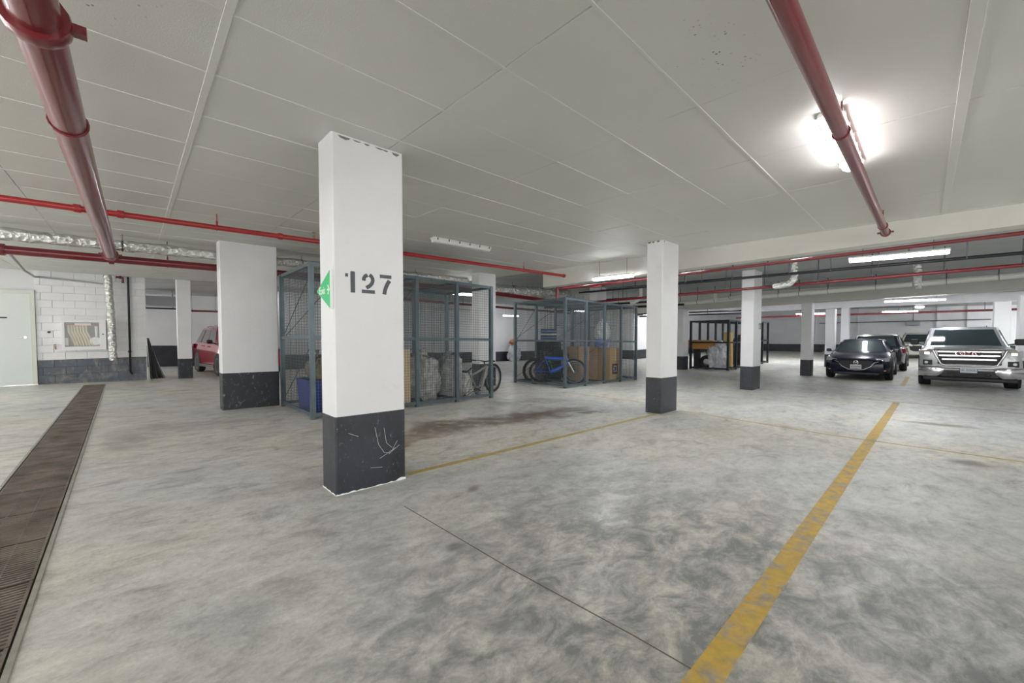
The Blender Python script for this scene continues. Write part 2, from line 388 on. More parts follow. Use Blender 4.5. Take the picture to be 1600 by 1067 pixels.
strip('yellow_line', [(7.12, 3.05), (6.95, 2.0), (6.74, .9), (6.70, -.75), (6.66, -3)], .045, YEL2, .002)['label'] = 'thin yellow line crossing the bold one'
strip('yellow_line', seg((16.6, .42), (21, .40)), .11, YEL, .002)['label'] = 'yellow line between the sedan and the pickup'
strip('floor_joint', [(1.41, 2.62), (1.43, 1.5), (1.47, .8), (1.5, -1)], .006, JOINT)
strip('floor_joint', [(11.85, 1.0), (11.75, 0), (11.56, -1.3), (11.5, -4)], .02, JOINT)
strip('floor_joint', [(7.5, 3.3), (7.6, 6.2)], .012, JOINT)

ceiling = struct('ceiling', MB().box(-8, 42, -10, 25, 2.932, 3.15), SLAB, label='concrete slab overhead with white insulation boards at the near side')
pm = MB().box(-.6051, .6051, -.3060, .3060, 0, .03).mesh('ceiling_panel', PANEL)
px = [.36 + 1.215 * k for k in range(-3, 7)]; py = [1.097 + .617 * k for k in range(-5, 25)]
for i in range(len(px) - 1):
    for j in range(len(py) - 1):
        o = link('ceiling_panel', pm, ceiling); o.location = ((px[i] + px[i + 1]) / 2, (py[j] + py[j + 1]) / 2, CEIL + rnd.uniform(-.0015, .0015))
        o.rotation_euler = (rnd.uniform(-.002, .002), rnd.uniform(-.0012, .0012), 0)
for j, y in enumerate(py):
    w = .028 if abs(y + .137) < .1 else .009
    MB().cham(px[0], px[-1], y - w, y + w, CEIL - (.005 if w > .02 else .0025), CEIL + .02, .001).build('batten', BATTEN, ceiling)
for x in (.36, -2.07):
    MB().cham(x - .02, x + .02, py[0], py[-1], CEIL - .0045, CEIL + .02, .001).build('batten', BATTEN, ceiling)
MB().box(7.64, 7.72, -3, 16.1, CEIL - .003, CEIL + .03).build('edge_trim', BATTEN, ceiling)

# drop beam beyond the boards; its underside falls with the floor
def beam(name, x0, x1, ya, za, yb, zb, m, label):
    b = MB().hexa([(x0, ya, za), (x1, ya, za), (x1, yb, zb), (x0, yb, zb), (x0, ya, 2.93), (x1, ya, 2.93), (x1, yb, 2.93), (x0, yb, 2.93)])
    o = b.build(name, m); o['kind'] = 'structure'; o['label'] = label; return o
beam('trim_1', 7.72, 8.02, -6, 2.76, 6.9, 2.47, BEAM, 'cream drop beam at the edge of the boarded ceiling')
beam('trim_2', 18.7, 19.3, -8, 2.70, 13.4, 2.10, BEAM, 'white concrete beam across the far bay')
beam('trim_3', 24.3, 24.8, -8, 2.56, 13.4, 2.20, WALLG, 'far pale beam behind the parked cars')

# left wall of painted blocks
WY = 16.2
wl = struct('wall_left', MB().box(-8, -2.98, WY + .012, WY + .25, -.3, 2.932).box(-2.98, -1.86, WY + .012, WY + .25, 2.40, 2.932).box(-1.86, .26, WY + .012, WY + .25, -.3, 2.932), MORT, label='white painted block wall with a faded dark base')
MB().box(-1.86, .255, WY + .006, WY + .012, -.3, .55).build('base_mortar', MORTG, wl)
bw, bh = .405, .2
bm_w = MB().cham(-bw / 2 + .003, bw / 2 - .003, 0, .03, .003, bh - .003, .0025).mesh('block', WALLW); bm_g = MB().cham(-bw / 2 + .003, bw / 2 - .003, 0, .03, .003, bh - .003, .0025).mesh('block', GREYBAND)
bh_w = MB().cham(-bw / 4 + .004, bw / 4 - .004, 0, .03, .004, bh - .004, .003).mesh('half_block', WALLW); bh_g = MB().cham(-bw / 4 + .004, bw / 4 - .004, 0, .03, .004, bh - .004, .003).mesh('half_block', GREYBAND)
for r in range(16):
    z = -.25 + r * bh
    full = [.26 - bw / 2 - bw * k for k in range(5)] if r % 2 == 0 else [.26 - bw - bw * k for k in range(5)]
    halves = [] if r % 2 == 0 else [.26 - bw / 4]
    for x in full:
        if x - bw / 2 < -1.87: continue
        o = link('block', bm_w if z > .5 else bm_g, wl); o.location = (x, WY - .01 + rnd.uniform(0, .003), z)
    for x in halves:
        o = link('half_block', bh_w if z > .5 else bh_g, wl); o.location = (x, WY - .01, z)
    x0 = -1.86; x1 = min(full) - bw / 2 if min(full) - bw / 2 > -1.87 else min(x for x in full if x - bw / 2 > -1.87) - bw / 2
    if x1 - x0 > .03: MB().cham(x0, x1 - .008, 0, .03, .004, bh - .004, .003).build('cut_block', WALLW if z > .5 else GREYBAND, wl).location = (0, WY - .01, z)
MB().box(.255, .27, WY - .01, WY + .25, -.3, 2.932).build('wall_end', WALLW, wl)

def wall(name, x0, x1, y0, y1, m, label): return struct(name, MB().box(x0, x1, y0, y1, -1.4, 2.932), m, label=label)
def band(name, x0, x1, y0, y1, face, label, h=.62):
    """black painted band at a wall's foot, following the floor"""
    mb = MB(); n = 8
    for i in range(n):
        if face in ('y-', 'y+'):
            a = x0 + (x1 - x0) * i / n; b = x0 + (x1 - x0) * (i + 1) / n; q = [(a, y0), (b, y0), (b, y1), (a, y1)]
        else:
            a = y0 + (y1 - y0) * i / n; b = y0 + (y1 - y0) * (i + 1) / n; q = [(x0, a), (x1, a), (x1, b), (x0, b)]
        mb.hexa([(p[0], p[1], fz(*p)) for p in q] + [(p[0], p[1], fz(*p) + h) for p in q])
    o = mb.build(name, BLACK); o['kind'] = 'structure'; o['label'] = label; return o
wall('wall_back', 4.2, 24.2, 18.6, 18.85, WALLG, 'white wall behind the storage cages')
band('baseboard_back', 4.2, 24.2, 18.585, 18.6, 'y-', 'black painted foot of the wall behind the cages')
wall('wall_alcove', -2, 4.45, 23.7, 23.95, WALLG, 'white alcove wall behind the red car'); band('baseboard_alcove', -2, 4.2, 23.685, 23.7, 'y-', 'black foot of the alcove wall', .95)
wall('wall_alcove_side', 4.2, 4.45, 18.85, 23.7, WALLG, 'side wall of the red car alcove')
wall('wall_step', 24.2, 24.45, 13.5, 18.85, WALLG, 'wall return between the two back walls'); wall('wall_back_far', 24.45, 41, 13.5, 13.75, WALLG, 'far white back wall')
band('baseboard_step', 24.185, 24.2, 13.5, 18.585, 'x-', 'black foot of the wall return'); band('baseboard_back_far', 24.2, 41, 13.485, 13.5, 'y-', 'black foot of the far back wall')
wall('wall_far', 41, 41.25, -9.5, 13.75, WALLG, 'far end wall behind the parked cars'); band('baseboard_far', 40.985, 41, -9.25, 13.5, 'x-', 'black foot of the far end wall')
wall('wall_right', 8, 41, -9.5, -9.25, WALLG, 'white side wall off to the right'); band('baseboard_right', 8, 41, -9.25, -9.235, 'y+', 'black foot of the right side wall')
for y in (6.3, 3.6, -.6, -2.0):      # shallow pilasters of the far wall
    MB().box(40.9, 41.0, y - .04, y + .04, .1, 2.93).build('pilaster', WALLG, bpy.data.objects['wall_far'])

# door in the left wall
d = bpy.data.objects.new('door_1', None); C.objects.link(d); d.location = (-2.42, WY, fz(-2.42, WY)); d['kind'] = 'structure'; d['label'] = 'pale green-grey steel door with lever handle at the left edge'
d['category'] = 'door'
MB().box(-.555, -.48, -.05, .1, 0, 2.47).box(.48, .555, -.05, .1, 0, 2.47).box(-.48, .48, -.05, .1, 2.38, 2.47).build('door_frame', FRAMEM, d)
leaf = MB().cham(-.475, .475, -.015, .03, .01, 2.375, .004).build('door_leaf', DOORM, d)
hb = MB(); hb.lathe((.37, -.017, 1.24), (0, -1, 0), [(0, .012), (.028, .012), (.03, 0)], 14).path([(.37, -.025, 1.24), (.37, -.07, 1.24), (.35, -.075, 1.24), (.27, -.075, 1.235), (.25, -.068, 1.235)], .012, 8)
hb.build('lever_handle', CHROME, leaf, 50)
MB().box(-.05, .09, -.02, -.015, 1.73, 1.765).build('sign_plate', LBLK, leaf)

# ------------------------------------------------------------------ columns
def column(x0, x1, y0, y1, top, label, band_h=.62, bm=None, group='white concrete columns', wm=None):
    xc, yc = (x0 + x1) / 2, (y0 + y1) / 2; z0 = fz(xc, yc); hx, hy = (x1 - x0) / 2, (y1 - y0) / 2
    t = thing('concrete_column', label, 'column', (xc, yc, z0), group=group); sh = rel(xc, yc); c = .012
    ring = [(-hx + c, -hy), (hx - c, -hy), (hx, -hy + c), (hx, hy - c), (hx - c, hy), (-hx + c, hy), (-hx, hy - c), (-hx, -hy + c)]
    lo = [sh(x, y, band_h) for x, y in ring]; hi = [(x, y, top - z0) for x, y in ring]
    MB().loft([lo, hi]).build('shaft', wm or WHITE, t)
    g = 1.004
    MB().loft([[sh(x * g, y * g, 0) for x, y in ring], [sh(x * g, y * g, band_h) for x, y in ring]]).build('painted_base', bm or BLACK, t)
    return t
colA = column(1.115, 1.71, 3.15, 3.45, CEIL, 'nearest white concrete column stencilled 127 with black base')
colB = column(6.51, 7.13, 3.10, 3.39, CEIL, 'white column in the middle beside the yellow line, bare faced')
colC = column(1.08, 1.95, 8.36, 8.66, CEIL, 'broad white column left of the nearest cage with scraped black base', .64, BLACKW)
colD = column(6.72, 7.32, 8.3, 8.62, CEIL, 'white column standing behind the right end of the nearest cage')
colI = column(12.28, 12.95, 8.36, 8.66, 2.93, 'white column rising behind the cage with the bicycles')
colF = column(11.72, 12.42, 3.1, 3.4, 2.93, 'white column stencilled with three small digits under the red pipe')
colG = column(18.75, 19.28, 3.0, 3.33, 2.42, 'slim white column just left of the navy sedan')
colH = column(18.3, 18.95, 7.72, 8.05, 2.30, 'white column at the left of the farthest cage')
colE = column(.98, 1.33, 16.1, 16.4, 2.93, 'narrow white column beside the red car', .62, BLACKW)
colJ = column(24.3, 24.9, 3.0, 3.35, 2.35, 'far white column behind the navy sedan, nearer of two')
colK = column(29.4, 30.0, 3.0, 3.35, 2.93, 'far grey column behind the navy sedan, farther of two', wm=mat('grey_column', (.40, .40, .42), .6))
colL = column(22.55, 23.2, -2.75, -2.3, 2.56, 'white column behind the right side of the pickup')
colM = column(29.3, 30.0, -2.75, -2.25, 2.93, 'far grey column seen over the pickup', wm=WALLG)
# chipped concrete along the tops
CHIP = mat('bare_chipped_concrete', (.20, .19, .165), .9)
for t, spots, y in ((colA, [(-.20, .10), (-.1, .07), (-.02, .05), (.09, .08), (.14, .05), (.23, .07)], -.15), (colB, [(-.26, .05)], -.145)):
    for (x, w) in spots:
        h = rnd.uniform(.010, .024); z = CEIL - t.location.z
        MB().prism([(-w / 2, 0), (w / 2, 0), (w * .35, -h * .6), (w * .1, -h), (-w * .3, -h * .7)], (x, y - .0015, z - .014), (1, 0, 0), (0, 0, 1), (0, .003, 0)).build('chipped_spot', CHIP, t)
for (y, w) in ((-.06, .06), (.03, .05), (.1, .07)):
    MB().prism([(-w / 2, 0), (w / 2, 0), (w * .2, -.03), (-w * .3, -.025)], (-.3115, y, CEIL - colB.location.z - .001), (0, 1, 0), (0, 0, 1), (.003, 0, 0)).build('chipped_spot', CHIP, colB)
# stencilled numbers: (polygon / stroke lists on a unit-high digit)
def digit(ch, o, u, v, d):
    mb = MB()
    if ch == '1':
        mb.prism([(0, .72), (.13, .72), (.13, .88), (0, .88)], o, u, v, d).prism([(.24, 0), (.45, 0), (.45, .97), (.42, 1), (.27, 1), (.24, .97)], o, u, v, d)
    elif ch == '2':
        mb.stroke([(.10, .60), (.11, .72), (.17, .82), (.28, .89)], .18, o, u, v, d)
        mb.stroke([(.38, .90), (.47, .84), (.53, .74), (.54, .62), (.50, .50), (.40, .38), (.22, .26)], .18, o, u, v, d)
        mb.prism([(0, 0), (.64, 0), (.64, .17), (0, .17)], o, u, v, d)
    elif ch == '7':
        mb.prism([(0, .80), (.60, .80), (.60, .97), (0, .97)], o, u, v, d)
        mb.stroke([(.50, .70), (.40, .55), (.31, .36), (.25, .16), (.22, .0)], .20, o, u, v, d)
    return mb
H = .168
for ch, x in (('1', 1.205), ('2', 1.336), ('7', 1.490)):
    k = H
    digit(ch, (x - colA.location.x, -.1508, 1.685 - colA.location.z), (k * 1.02, 0, 0), (0, 0, k), (0, -.0012, 0)).build('stencil_digit', STENCIL, colA)
for ch, x in (('1', 12.16), ('2', 12.26), ('1', 12.42 - .11)):
    digit(ch, (x - colF.location.x, -.1512, 1.38 - colF.location.z), (.13, 0, 0), (0, 0, .17), (0, -.0012, 0)).build('stencil_digit', STENCIL, colF)
MB().box(-.165, -.155, -.1462, -.145, 1.12 - colB.location.z, 1.38 - colB.location.z).box(-.155, -.03, -.1462, -.145, 1.372 - colB.location.z, 1.38 - colB.location.z).box(-.155, -.06, -.1462, -.145, 1.12 - colB.location.z, 1.13 - colB.location.z).build('paper_outline', PAPER, colB)
# scratches on the near base
SCR = mat('pale_scratch', (.45, .45, .46), .8)
for pts in ([(.02, .45), (.05, .30), (.10, .22), (.16, .21), (.22, .30)], [(.10, .43), (.12, .30), (.17, .25)], [(-.02, .12), (.08, .10)], [(-.2, .44), (-.12, .40)], [(.14, .20), (.24, .26)], [(.06, .18), (.20, .24)]):
    MB().stroke(pts, .004, (0, -.1512, .05), (1, 0, 0), (0, 0, 1), (0, -.001, 0)).build('scratch_mark', SCR, colA)

for face in ('front', 'side'):
    L_ = .595 if face == 'front' else .30; n_ = 26 if face == 'front' else 13; pts = [(-L_ / 2, -.004)] + [(-L_ / 2 + L_ * i / n_, rnd.uniform(.002, .013) + (.014 if i > n_ * .86 and face == 'front' else 0)) for i in range(n_ + 1)] + [(L_ / 2, -.004)]
    sl = -.0298 if face == 'front' else -.0204
    pts = [(a, b + a * sl) for a, b in pts]
    if face == 'front': MB().prism(pts, (0, -.1507, fz(colA.location.x, 3.15) - colA.location.z), (1, 0, 0), (0, 0, 1), (0, -.0022, 0)).build('chipped_edge', SIGNW, colA)
    else: MB().prism(pts, (-.2988, 0, fz(1.115, colA.location.y) - colA.location.z), (0, 1, 0), (0, 0, 1), (-.0022, 0, 0)).build('chipped_edge', SIGNW, colA)
# green exit sign on the left face of the near column
sg = thing('exit_sign', 'green triangular exit sign with white lettering on the 127 column', 'sign', (1.113, 3.30, 1.70), group=None)
tri = [(-.145, .155), (-.145, -.155), (.16, 0)]
MB().prism(tri, (0, 0, 0), (0, 1, 0), (0, 0, 1), (-.02, 0, 0)).build('sign_edge', SIGNW, sg)
k = .955; MB().prism([(a * k, b * k) for a, b in tri], (-.0195, 0, 0), (0, 1, 0), (0, 0, 1), (-.002, 0, 0)).build('sign_face', GREEN, sg)
o = link('sign_lettering', text_mesh('sign_lettering', 'Exit', .085, SIGNW, .001), sg); o.rotation_euler = (R(90), 0, R(-90)); o.location = (-.0225, .025, -.003)
MB().stroke([(-.125, 0), (-.085, 0)], .014, (-.0212, 0, .0), (0, 1, 0), (0, 0, 1), (-.002, 0, 0)).stroke([(-.1, .035), (-.128, 0), (-.1, -.035)], .014, (-.0212, 0, 0), (0, 1, 0), (0, 0, 1), (-.002, 0, 0)).build('sign_arrow', SIGNW, sg)

# ------------------------------------------------------------------ trench drain
dl = Vector((-1.0 + .60, 15.35 - 3.0)); dx0, dy0 = -.585, 3.0
ang = math.atan2(.195, 11.2)
td = thing('trench_drain', 'long rusty iron trench drain crossing the floor at the left', 'drain', (-.785, 15.3, fz(-.785, 15.3)))
def drain_pt(u, v, z):   # u across, v towards the camera
    x = -.785 + u + v * .0172; y = 15.3 - v; return (u + v * .0172, -v, fz(x, y) - fz(-.785, 15.3) + z)
MB().loft([[drain_pt(-.2, 14.7 * i / 6, .0008), drain_pt(.2, 14.7 * i / 6, .0008)] for i in range(7)], cap=False, closed=False).build('pit', PIT, td)
for sgn in (-1, 1):
    MB().loft([[drain_pt(sgn * .2 + a, 14.7 * i / 12, b) for a, b in ((-.010, 0), (.010, 0), (.010, .008), (-.010, .008))] for i in range(13)]).build('rail', RAILM, td)
gl = .61; ng = 24
gm = {}
def grate(seed):
    mb = MB()
    for a in (-.182, .17): mb.box(a, a + .012, .004, gl - .004, .001, .007)
    for i in range(20):
        y = .008 + i * .0297; mb.box(-.17, .17, y, y + .0165, .001, .007)
    for a in (-.06, .055): mb.box(a, a + .006, .006, gl - .006, .001, .0065)
    return mb.mesh('grate', RUST)
gme = grate(0)
for i in range(ng):
    g = link('grate', gme, td); p = drain_pt(0, 14.7 - .02 - i * gl, 0); g.location = p; g.rotation_euler = (math.atan(-.0204), math.atan(.0298), .0172)

# ------------------------------------------------------------------ pipes
def pipe(name, label, pts, r, m, cat='pipe', couplings=(), hangers=(), hm=None, n=14, group=None, hz=CEIL, taps=(), hr=.006):
    p0 = Vector(pts[0]); t = thing(name, label, cat, p0, group=group); loc = [Vector(p) - p0 for p in pts]
    MB().path(loc, r, n).build('pipe_run', m, t, 50)
    for (c, ax) in couplings:
        c = Vector(c) - p0; a = Vector(ax).normalized(); w = max(.03, r * .5); mb = MB()
        mb.lathe(c - a * w, a, [(r * .9, 0), (r * 1.28, 0), (r * 1.34, w * .5), (r * 1.34, w * 1.5), (r * 1.28, 2 * w), (r * .9, 2 * w)], 16)
        e = a.orthogonal().normalized(); e = Vector((0, 0, 1)).cross(a).normalized() if abs(a.z) < .9 else e
        for s in (-1, 1):
            q = c + e * s * r * 1.5; mb.box(q.x - w * .6, q.x + w * .6, q.y - w * .6, q.y + w * .6, q.z - r * .22, q.z + r * .22)
        mb.build('coupling', m, t, 40)
    for h in hangers:
        h = Vector(h) - p0
        mb = MB().tube(h + Vector((0, 0, r * .9)), (h.x, h.y, hz - p0.z), hr, 6)
        a = (loc[-1] - loc[0]).normalized(); mb.ring(h, a, r * 1.06, .006, 18, 6); mb.tube(h + Vector((0, 0, r)), h + Vector((0, 0, r + .05)), .012, 6)
        mb.build('hanger', hm or m, t)
    for h in taps:
        h = Vector(h) - p0
        MB().tube(h + Vector((0, 0, r * .8)), h + Vector((0, 0, r + .05)), .014, 8).tube(h + Vector((0, 0, r + .05)), h + Vector((0, 0, r + .09)), .006, 6).lathe(h + Vector((0, 0, r + .09)), (0, 0, 1), [(0, 0), (.03, .0), (.03, .004), (0, .006)], 10).build('sprinkler_head', BRASS, t)
    return t
pipe('sprinkler_main', 'thick dark red sprinkler main overhead at the left', [(-.235, -2, 2.54), (-.235, 9.07, 2.54)], .072, RED, couplings=[((-.235, 2.28, 2.54), (0, 1, 0)), ((-.235, 8.75, 2.54), (0, 1, 0))], hangers=[(-.235, 1.4, 2.54), (-.235, 3.3, 2.54)])
pipe('sprinkler_branch', 'slim bright red sprinkler branch pipe crossing behind column 127', [(-4, 6.62, 2.725), (1.5, 6.44, 2.722), (7.75, 6.2, 2.70)], .034, REDB, couplings=[((-.42, 6.50, 2.724), (1, 0, 0)), ((-.08, 6.49, 2.724), (1, 0, 0)), ((1.55, 6.438, 2.722), (1, 0, 0)), ((7.72, 6.2, 2.70), (1, 0, 0))], hangers=[(.82, 6.46, 2.722), (2.96, 6.385, 2.717), (6.35, 6.255, 2.705)], taps=[(2.0, 6.42, 2.72)])
pipe('sprinkler_header', 'dark red header pipe running along behind the foil duct', [(-4, 9.07, 2.52), (6.6, 9.12, 2.52), (7.3, 9.13, 2.50), (11.2, 9.1, 2.33)], .064, RED, couplings=[((-1.33, 9.09, 2.52), (1, 0, 0)), ((-.235, 9.1, 2.52), (1, 0, 0))], hangers=[(.45, 9.1, 2.52), (4.0, 9.13, 2.52)])
pipe('sprinkler_pipe', 'red sprinkler pipe overhead at the right under the lit fixture', [(-1, .435, 2.70), (7.42, .40, 2.70)], .043, RED, couplings=[((7.40, .40, 2.70), (1, 0, 0))], hangers=[(3.42, .416, 2.70), (6.9, .40, 2.70)])
def duct(name, label, pts, r, seed, n=16, seg_=40, amp=.16, m=None):
    p0 = Vector(pts[0]); t = thing(name, label, 'duct', p0); P = []
    for i in range(len(pts) - 1):
        a = Vector(pts[i]); b = Vector(pts[i + 1]); k = max(3, int((b - a).length / .07))
        P += [a + (b - a) * j / k for j in range(k)]
    P.append(Vector(pts[-1])); rad = [r * (1 + amp * noise.noise(p * 6 + Vector((seed, 0, 0)))) for p in P]
    mb = MB().path([p - p0 for p in P], r, n, True, rad)
    mb.v = [tuple(Vector(v) + noise.noise_vector(Vector(v) * 9 + Vector((seed, 3, 1))) * r * amp) for v in mb.v]
    mb.build('foil_jacket', m or FOIL, t, 35)
    L = sum((Vector(pts[i + 1]) - Vector(pts[i])).length for i in range(len(pts) - 1))
    a = Vector(pts[0]); b = Vector(pts[1])
    for j in range(1, max(2, int(L / 1.3))):
        q = a + (b - a).normalized() * 1.3 * j
        if (q - a).length > (b - a).length: break
        MB().ring(q - p0, b - a, r * 1.03, .008, 18, 6).tube(q - p0 + Vector((0, 0, r)), (q.x - p0.x, q.y - p0.y, (CEIL - .012 if q.x < 7.7 else 2.93) - p0.z), .005, 6).build('strap', ROD, t)
    return t
duct('foil_duct', 'crinkled silver foil wrapped pipe along the ceiling at the left', [(-4, 8.84, 2.70), (6.7, 8.80, 2.72)], .084, 1)
duct('foil_pipe', 'silver foil wrapped vertical pipe beside the hose cabinet', [(-.50, 15.86, 2.92), (-.46, 15.86, 1.8), (-.44, 15.86, .50)], .085, 2)
duct('foil_duct', 'bulky crumpled foil duct behind the bicycle cage', [(7.7, 9.4, 2.60), (9.6, 9.38, 2.64), (11.9, 9.36, 2.68)], .17, 3, amp=.3)
duct('foil_pipe', 'foil wrapped pipe elbow hanging right of the 121 column', [(10.72, 2.06, 2.90), (10.72, 2.06, 2.50), (10.72, 2.15, 2.40), (10.72, 2.45, 2.37)], .075, 4)
duct('foil_pipe', 'foil wrapped drop pipe under the far bright fixture', [(13.0, .15, 2.92), (13.0, .15, 2.32)], .08, 5)
pipe('grey_conduit', 'thin grey conduit elbow on the block wall above the door', [(-1.3, 9.2, 2.52), (-1.62, 13.0, 2.60), (-1.83, 16.05, 2.74), (-1.80, 16.15, 2.75), (-.6, 16.15, 2.66)], .022, mat('grey_conduit_paint', (.45, .44, .44), .5), 'conduit', couplings=[((-1.83, 16.1, 2.745), (0, 1, 0))])
bp_ = pipe('black_standpipe', 'thin black standpipe on the wall right of the foil pipe', [(-.09, 16.1, 2.90), (-.10, 16.1, .12), (-.06, 16.16, .06)], .026, STEELP, couplings=[((-.10, 16.1, .72), (0, 0, 1))])
pipe('red_valve_pipe', 'short red valve fitting at the top of the foil pipe', [(-.34, 16.0, 2.86), (-.20, 16.0, 2.86), (-.20, 16.0, 2.70)], .03, RED, 'valve', couplings=[((-.25, 16.0, 2.86), (1, 0, 0))])
pipe('sprinkler_pipe', 'dark red pipe on the far alcove wall above the red car', [(1.6, 21.5, 2.14), (4.0, 21.5, 2.14)], .04, RED, couplings=[((1.7, 21.5, 2.14), (1, 0, 0))], hangers=[(1.8, 21.5, 2.14), (2.6, 21.5, 2.14)], hz=2.93)
pipe('steel_pipe', 'dark thin pipe across the alcove behind the narrow column', [(-.4, 23.5, 2.30), (1.6, 23.5, 2.28)], .03, STEELP, hangers=[(.4, 23.5, 2.29), (1.3, 23.5, 2.285)], hz=2.935)
# far bay services, hung from the slab
def lin(ya, za, yb, zb, y): return za + (zb - za) * (y - ya) / (yb - ya)
def run(name, label, x, ya, za, yb, zb, r, m, y0, y1, hs=(), cat='pipe'):
    return pipe(name, label, [(x, y0, lin(ya, za, yb, zb, y0)), (x, y1, lin(ya, za, yb, zb, y1))], r, m, cat, hangers=[(x, y, lin(ya, za, yb, zb, y)) for y in hs], hm=ROD, hz=2.935, hr=.013)
run('sprinkler_pipe', 'red pipe hugging the underside of the cream beam', 8.15, 3.49, 2.505, -.84, 2.605, .028, RED, -5, 6.6)
run('black_pipe', 'long black pipe hung below the far slab', 10.5, 4.56, 2.585, -1.09, 2.63, .03, STEELP, -5, 7.8, [-4.2 + .62 * i + .12 * math.sin(i * 2.1) for i in range(19)])
run('sprinkler_pipe', 'dark red pipe hung below the black one in the far bay', 11.0, 4.78, 2.34, -1.14, 2.48, .034, RED, -5, 7.8, [-4.0 + .95 * i + .15 * math.sin(i * 3.1) for i in range(12)])
run('small_conduit', 'hair-thin conduit high in the far bay', 12.5, 5.0, 2.86, -1.3, 2.86, .01, STEELP, -4, 8)
run('white_drain_pipe', 'fat white drain pipe along the far beam', 15.2, 6.6, 2.36, -1.6, 2.66, .075, PVC, -6, 9, [-4.5 + .8 * i + .18 * math.sin(i * 1.7) for i in range(15)])
pipe('white_drain_pipe', 'white branch pipe with an elbow beside the 121 column', [(14.3, 4.95, 2.58), (14.3, 4.95, 2.42), (14.2, 4.8, 2.38), (13.6, 3.9, 2.42), (12.9, 3.5, 2.45)], .055, PVC, couplings=[((14.2, 4.8, 2.38), (.5, .7, 0))], hangers=[(13.9, 4.35, 2.40)], hm=ROD, hz=2.935)
run('sprinkler_pipe', 'red pipe far away above the navy sedan', 23.8, 2.61, 2.78, -2.52, 2.82, .04, RED, -6, 7, (-1, 2))
run('sprinkler_pipe', 'farthest dark red pipe behind the bright strip lights', 30, 3.25, 2.20, -3.18, 2.30, .055, RED, -6, 9, (-2, 1, 4))
run('steel_pipe', 'grey conduit along the far end wall', 40.8, 3.9, 1.86, -3, 2.0, .03, ROD, -3, 6)
pipe('white_drain_pipe', 'white pipe on the back wall seen through the nearest cage', [(6.2, 13.5, 2.45), (6.2, 13.5, 2.25), (6.3, 13.5, 2.2), (10.5, 13.6, 2.2)], .05, PVC, hangers=[(7.0, 13.52, 2.2), (9.5, 13.57, 2.2)], hm=ROD, hz=2.935)
pipe('sprinkler_pipe', 'dark red pipe beyond the cages at the back', [(5.2, 12.0, 2.40), (16.0, 12.2, 2.15)], .045, RED, hangers=[(9, 12.07, 2.31), (13, 12.1, 2.22)], hm=ROD, hz=2.935)
pipe('sprinkler_riser', 'red pipe with a drop leg above the bicycle cage', [(8.9, 7.4, 2.25), (8.9, 7.4, 2.56), (8.95, 7.35, 2.6), (9.6, 6.4, 2.60)], .04, RED)
pipe('white_drain_pipe', 'curved white pipe dropping behind the middle column', [(13.4, 7.2, 2.9), (13.4, 7.2, 2.6), (13.35, 7.3, 2.42), (13.2, 7.5, 2.32)], .07, PVC)
for i, (x, y, z0, dy) in enumerate([(13.6, 9.5, 2.55, 0), (14.2, 9.6, 2.42, .1), (15.0, 9.7, 2.30, .1), (22.0, 9.0, 2.30, 0), (22.6, 9.2, 2.18, 0)]):
    pipe('steel_pipe', ['dark pipe nearest the slab behind the middle column', 'dark pipe second down behind the middle column', 'dark pipe lowest behind the middle column', 'upper dark pipe over the farthest cage', 'lower dark pipe over the farthest cage'][i],
         [(x, y - 3.4, z0), (x, y + 3.0, z0 - .05)], .04, STEELP, hangers=[(x, y - 1, z0 - .02), (x, y + 1.2, z0 - .04)], hm=ROD, hz=2.935)

# ------------------------------------------------------------------ light fixtures
def fixture(label, c, along, L=1.22, on=True, hang=None, w=.075, clips=True, group='strip lights', lm=None):
    t = thing('strip_light', label, 'light', c, (0, 0, 0 if along == 'x' else R(90)), group=group); h = L / 2
    def sec(x, s): return [(x, -w * .95 * s, 0), (x, -w * s, -.018), (x, -w * s, -.03), (x, w * s, -.03), (x, w * s, -.018), (x, w * .95 * s, 0)]
    MB().loft([sec(-h, .9), sec(-h + .02, 1), sec(h - .02, 1), sec(h, .9)]).build('housing', HOUS, t)
    def dif(x, s): return [(x, -w * .93 * s, -.03), (x, -w * .80 * s, -.07), (x, -w * .5 * s, -.082), (x, w * .5 * s, -.082), (x, w * .80 * s, -.07), (x, w * .93 * s, -.03)]
    MB().loft([dif(-h + .01, .8), dif(-h + .04, 1), dif(h - .04, 1), dif(h - .01, .8)]).build('diffuser', (lm or LIT) if on else UNLIT, t, 50)
    if clips:
        for i in range(6):
            x = -h + .06 + (L - .12) * i / 5
            for s in (-1, 1): MB().box(x - .008, x + .008, s * w * .93, s * (w + .006), -.045, -.008).build('clip', ROD if not on else HOUS, t)
    if hang:
        for x in (-h * .7, h * .7): MB().tube((x, 0, 0), (x, 0, hang - c[2]), .004, 6).build('hanger', ROD, t)
    return t
fixture('lit strip light above the right red pipe, nearest of all', (4.10, .487, CEIL - .003), 'x')
fixture('unlit white strip light on the boards right of column 127', (4.18, 5.62, CEIL - .003), 'x', on=False)
fixture('lit strip light under the cream beam left of the middle column', (7.58, 4.74, 2.56), 'y', hang=2.9, L=.98)
fixture('largest lit strip light in the far bay above the pickup', (9.3, .36, 2.66), 'y', hang=2.935)
fixture('lit strip light directly above the pickup, second in the row', (19.6, .28, 2.42), 'y', hang=2.935, L=1.5)
fixture('lit strip light above the pickup, third and farthest in the row', (28, .9, 2.30), 'y', hang=2.935, L=1.3)
fixture('lit strip light glowing above the nearest cage', (7.75, 10.3, 2.55), 'x', hang=2.935, L=1.0)
fixture('lit strip light showing through the bicycle cage', (16.9, 12.4, 2.36), 'x', hang=2.935)
fixture('lit strip light low on the back wall right of the nearest cage', (16.2, 17.0, 2.20), 'x', hang=2.935, L=1.2)
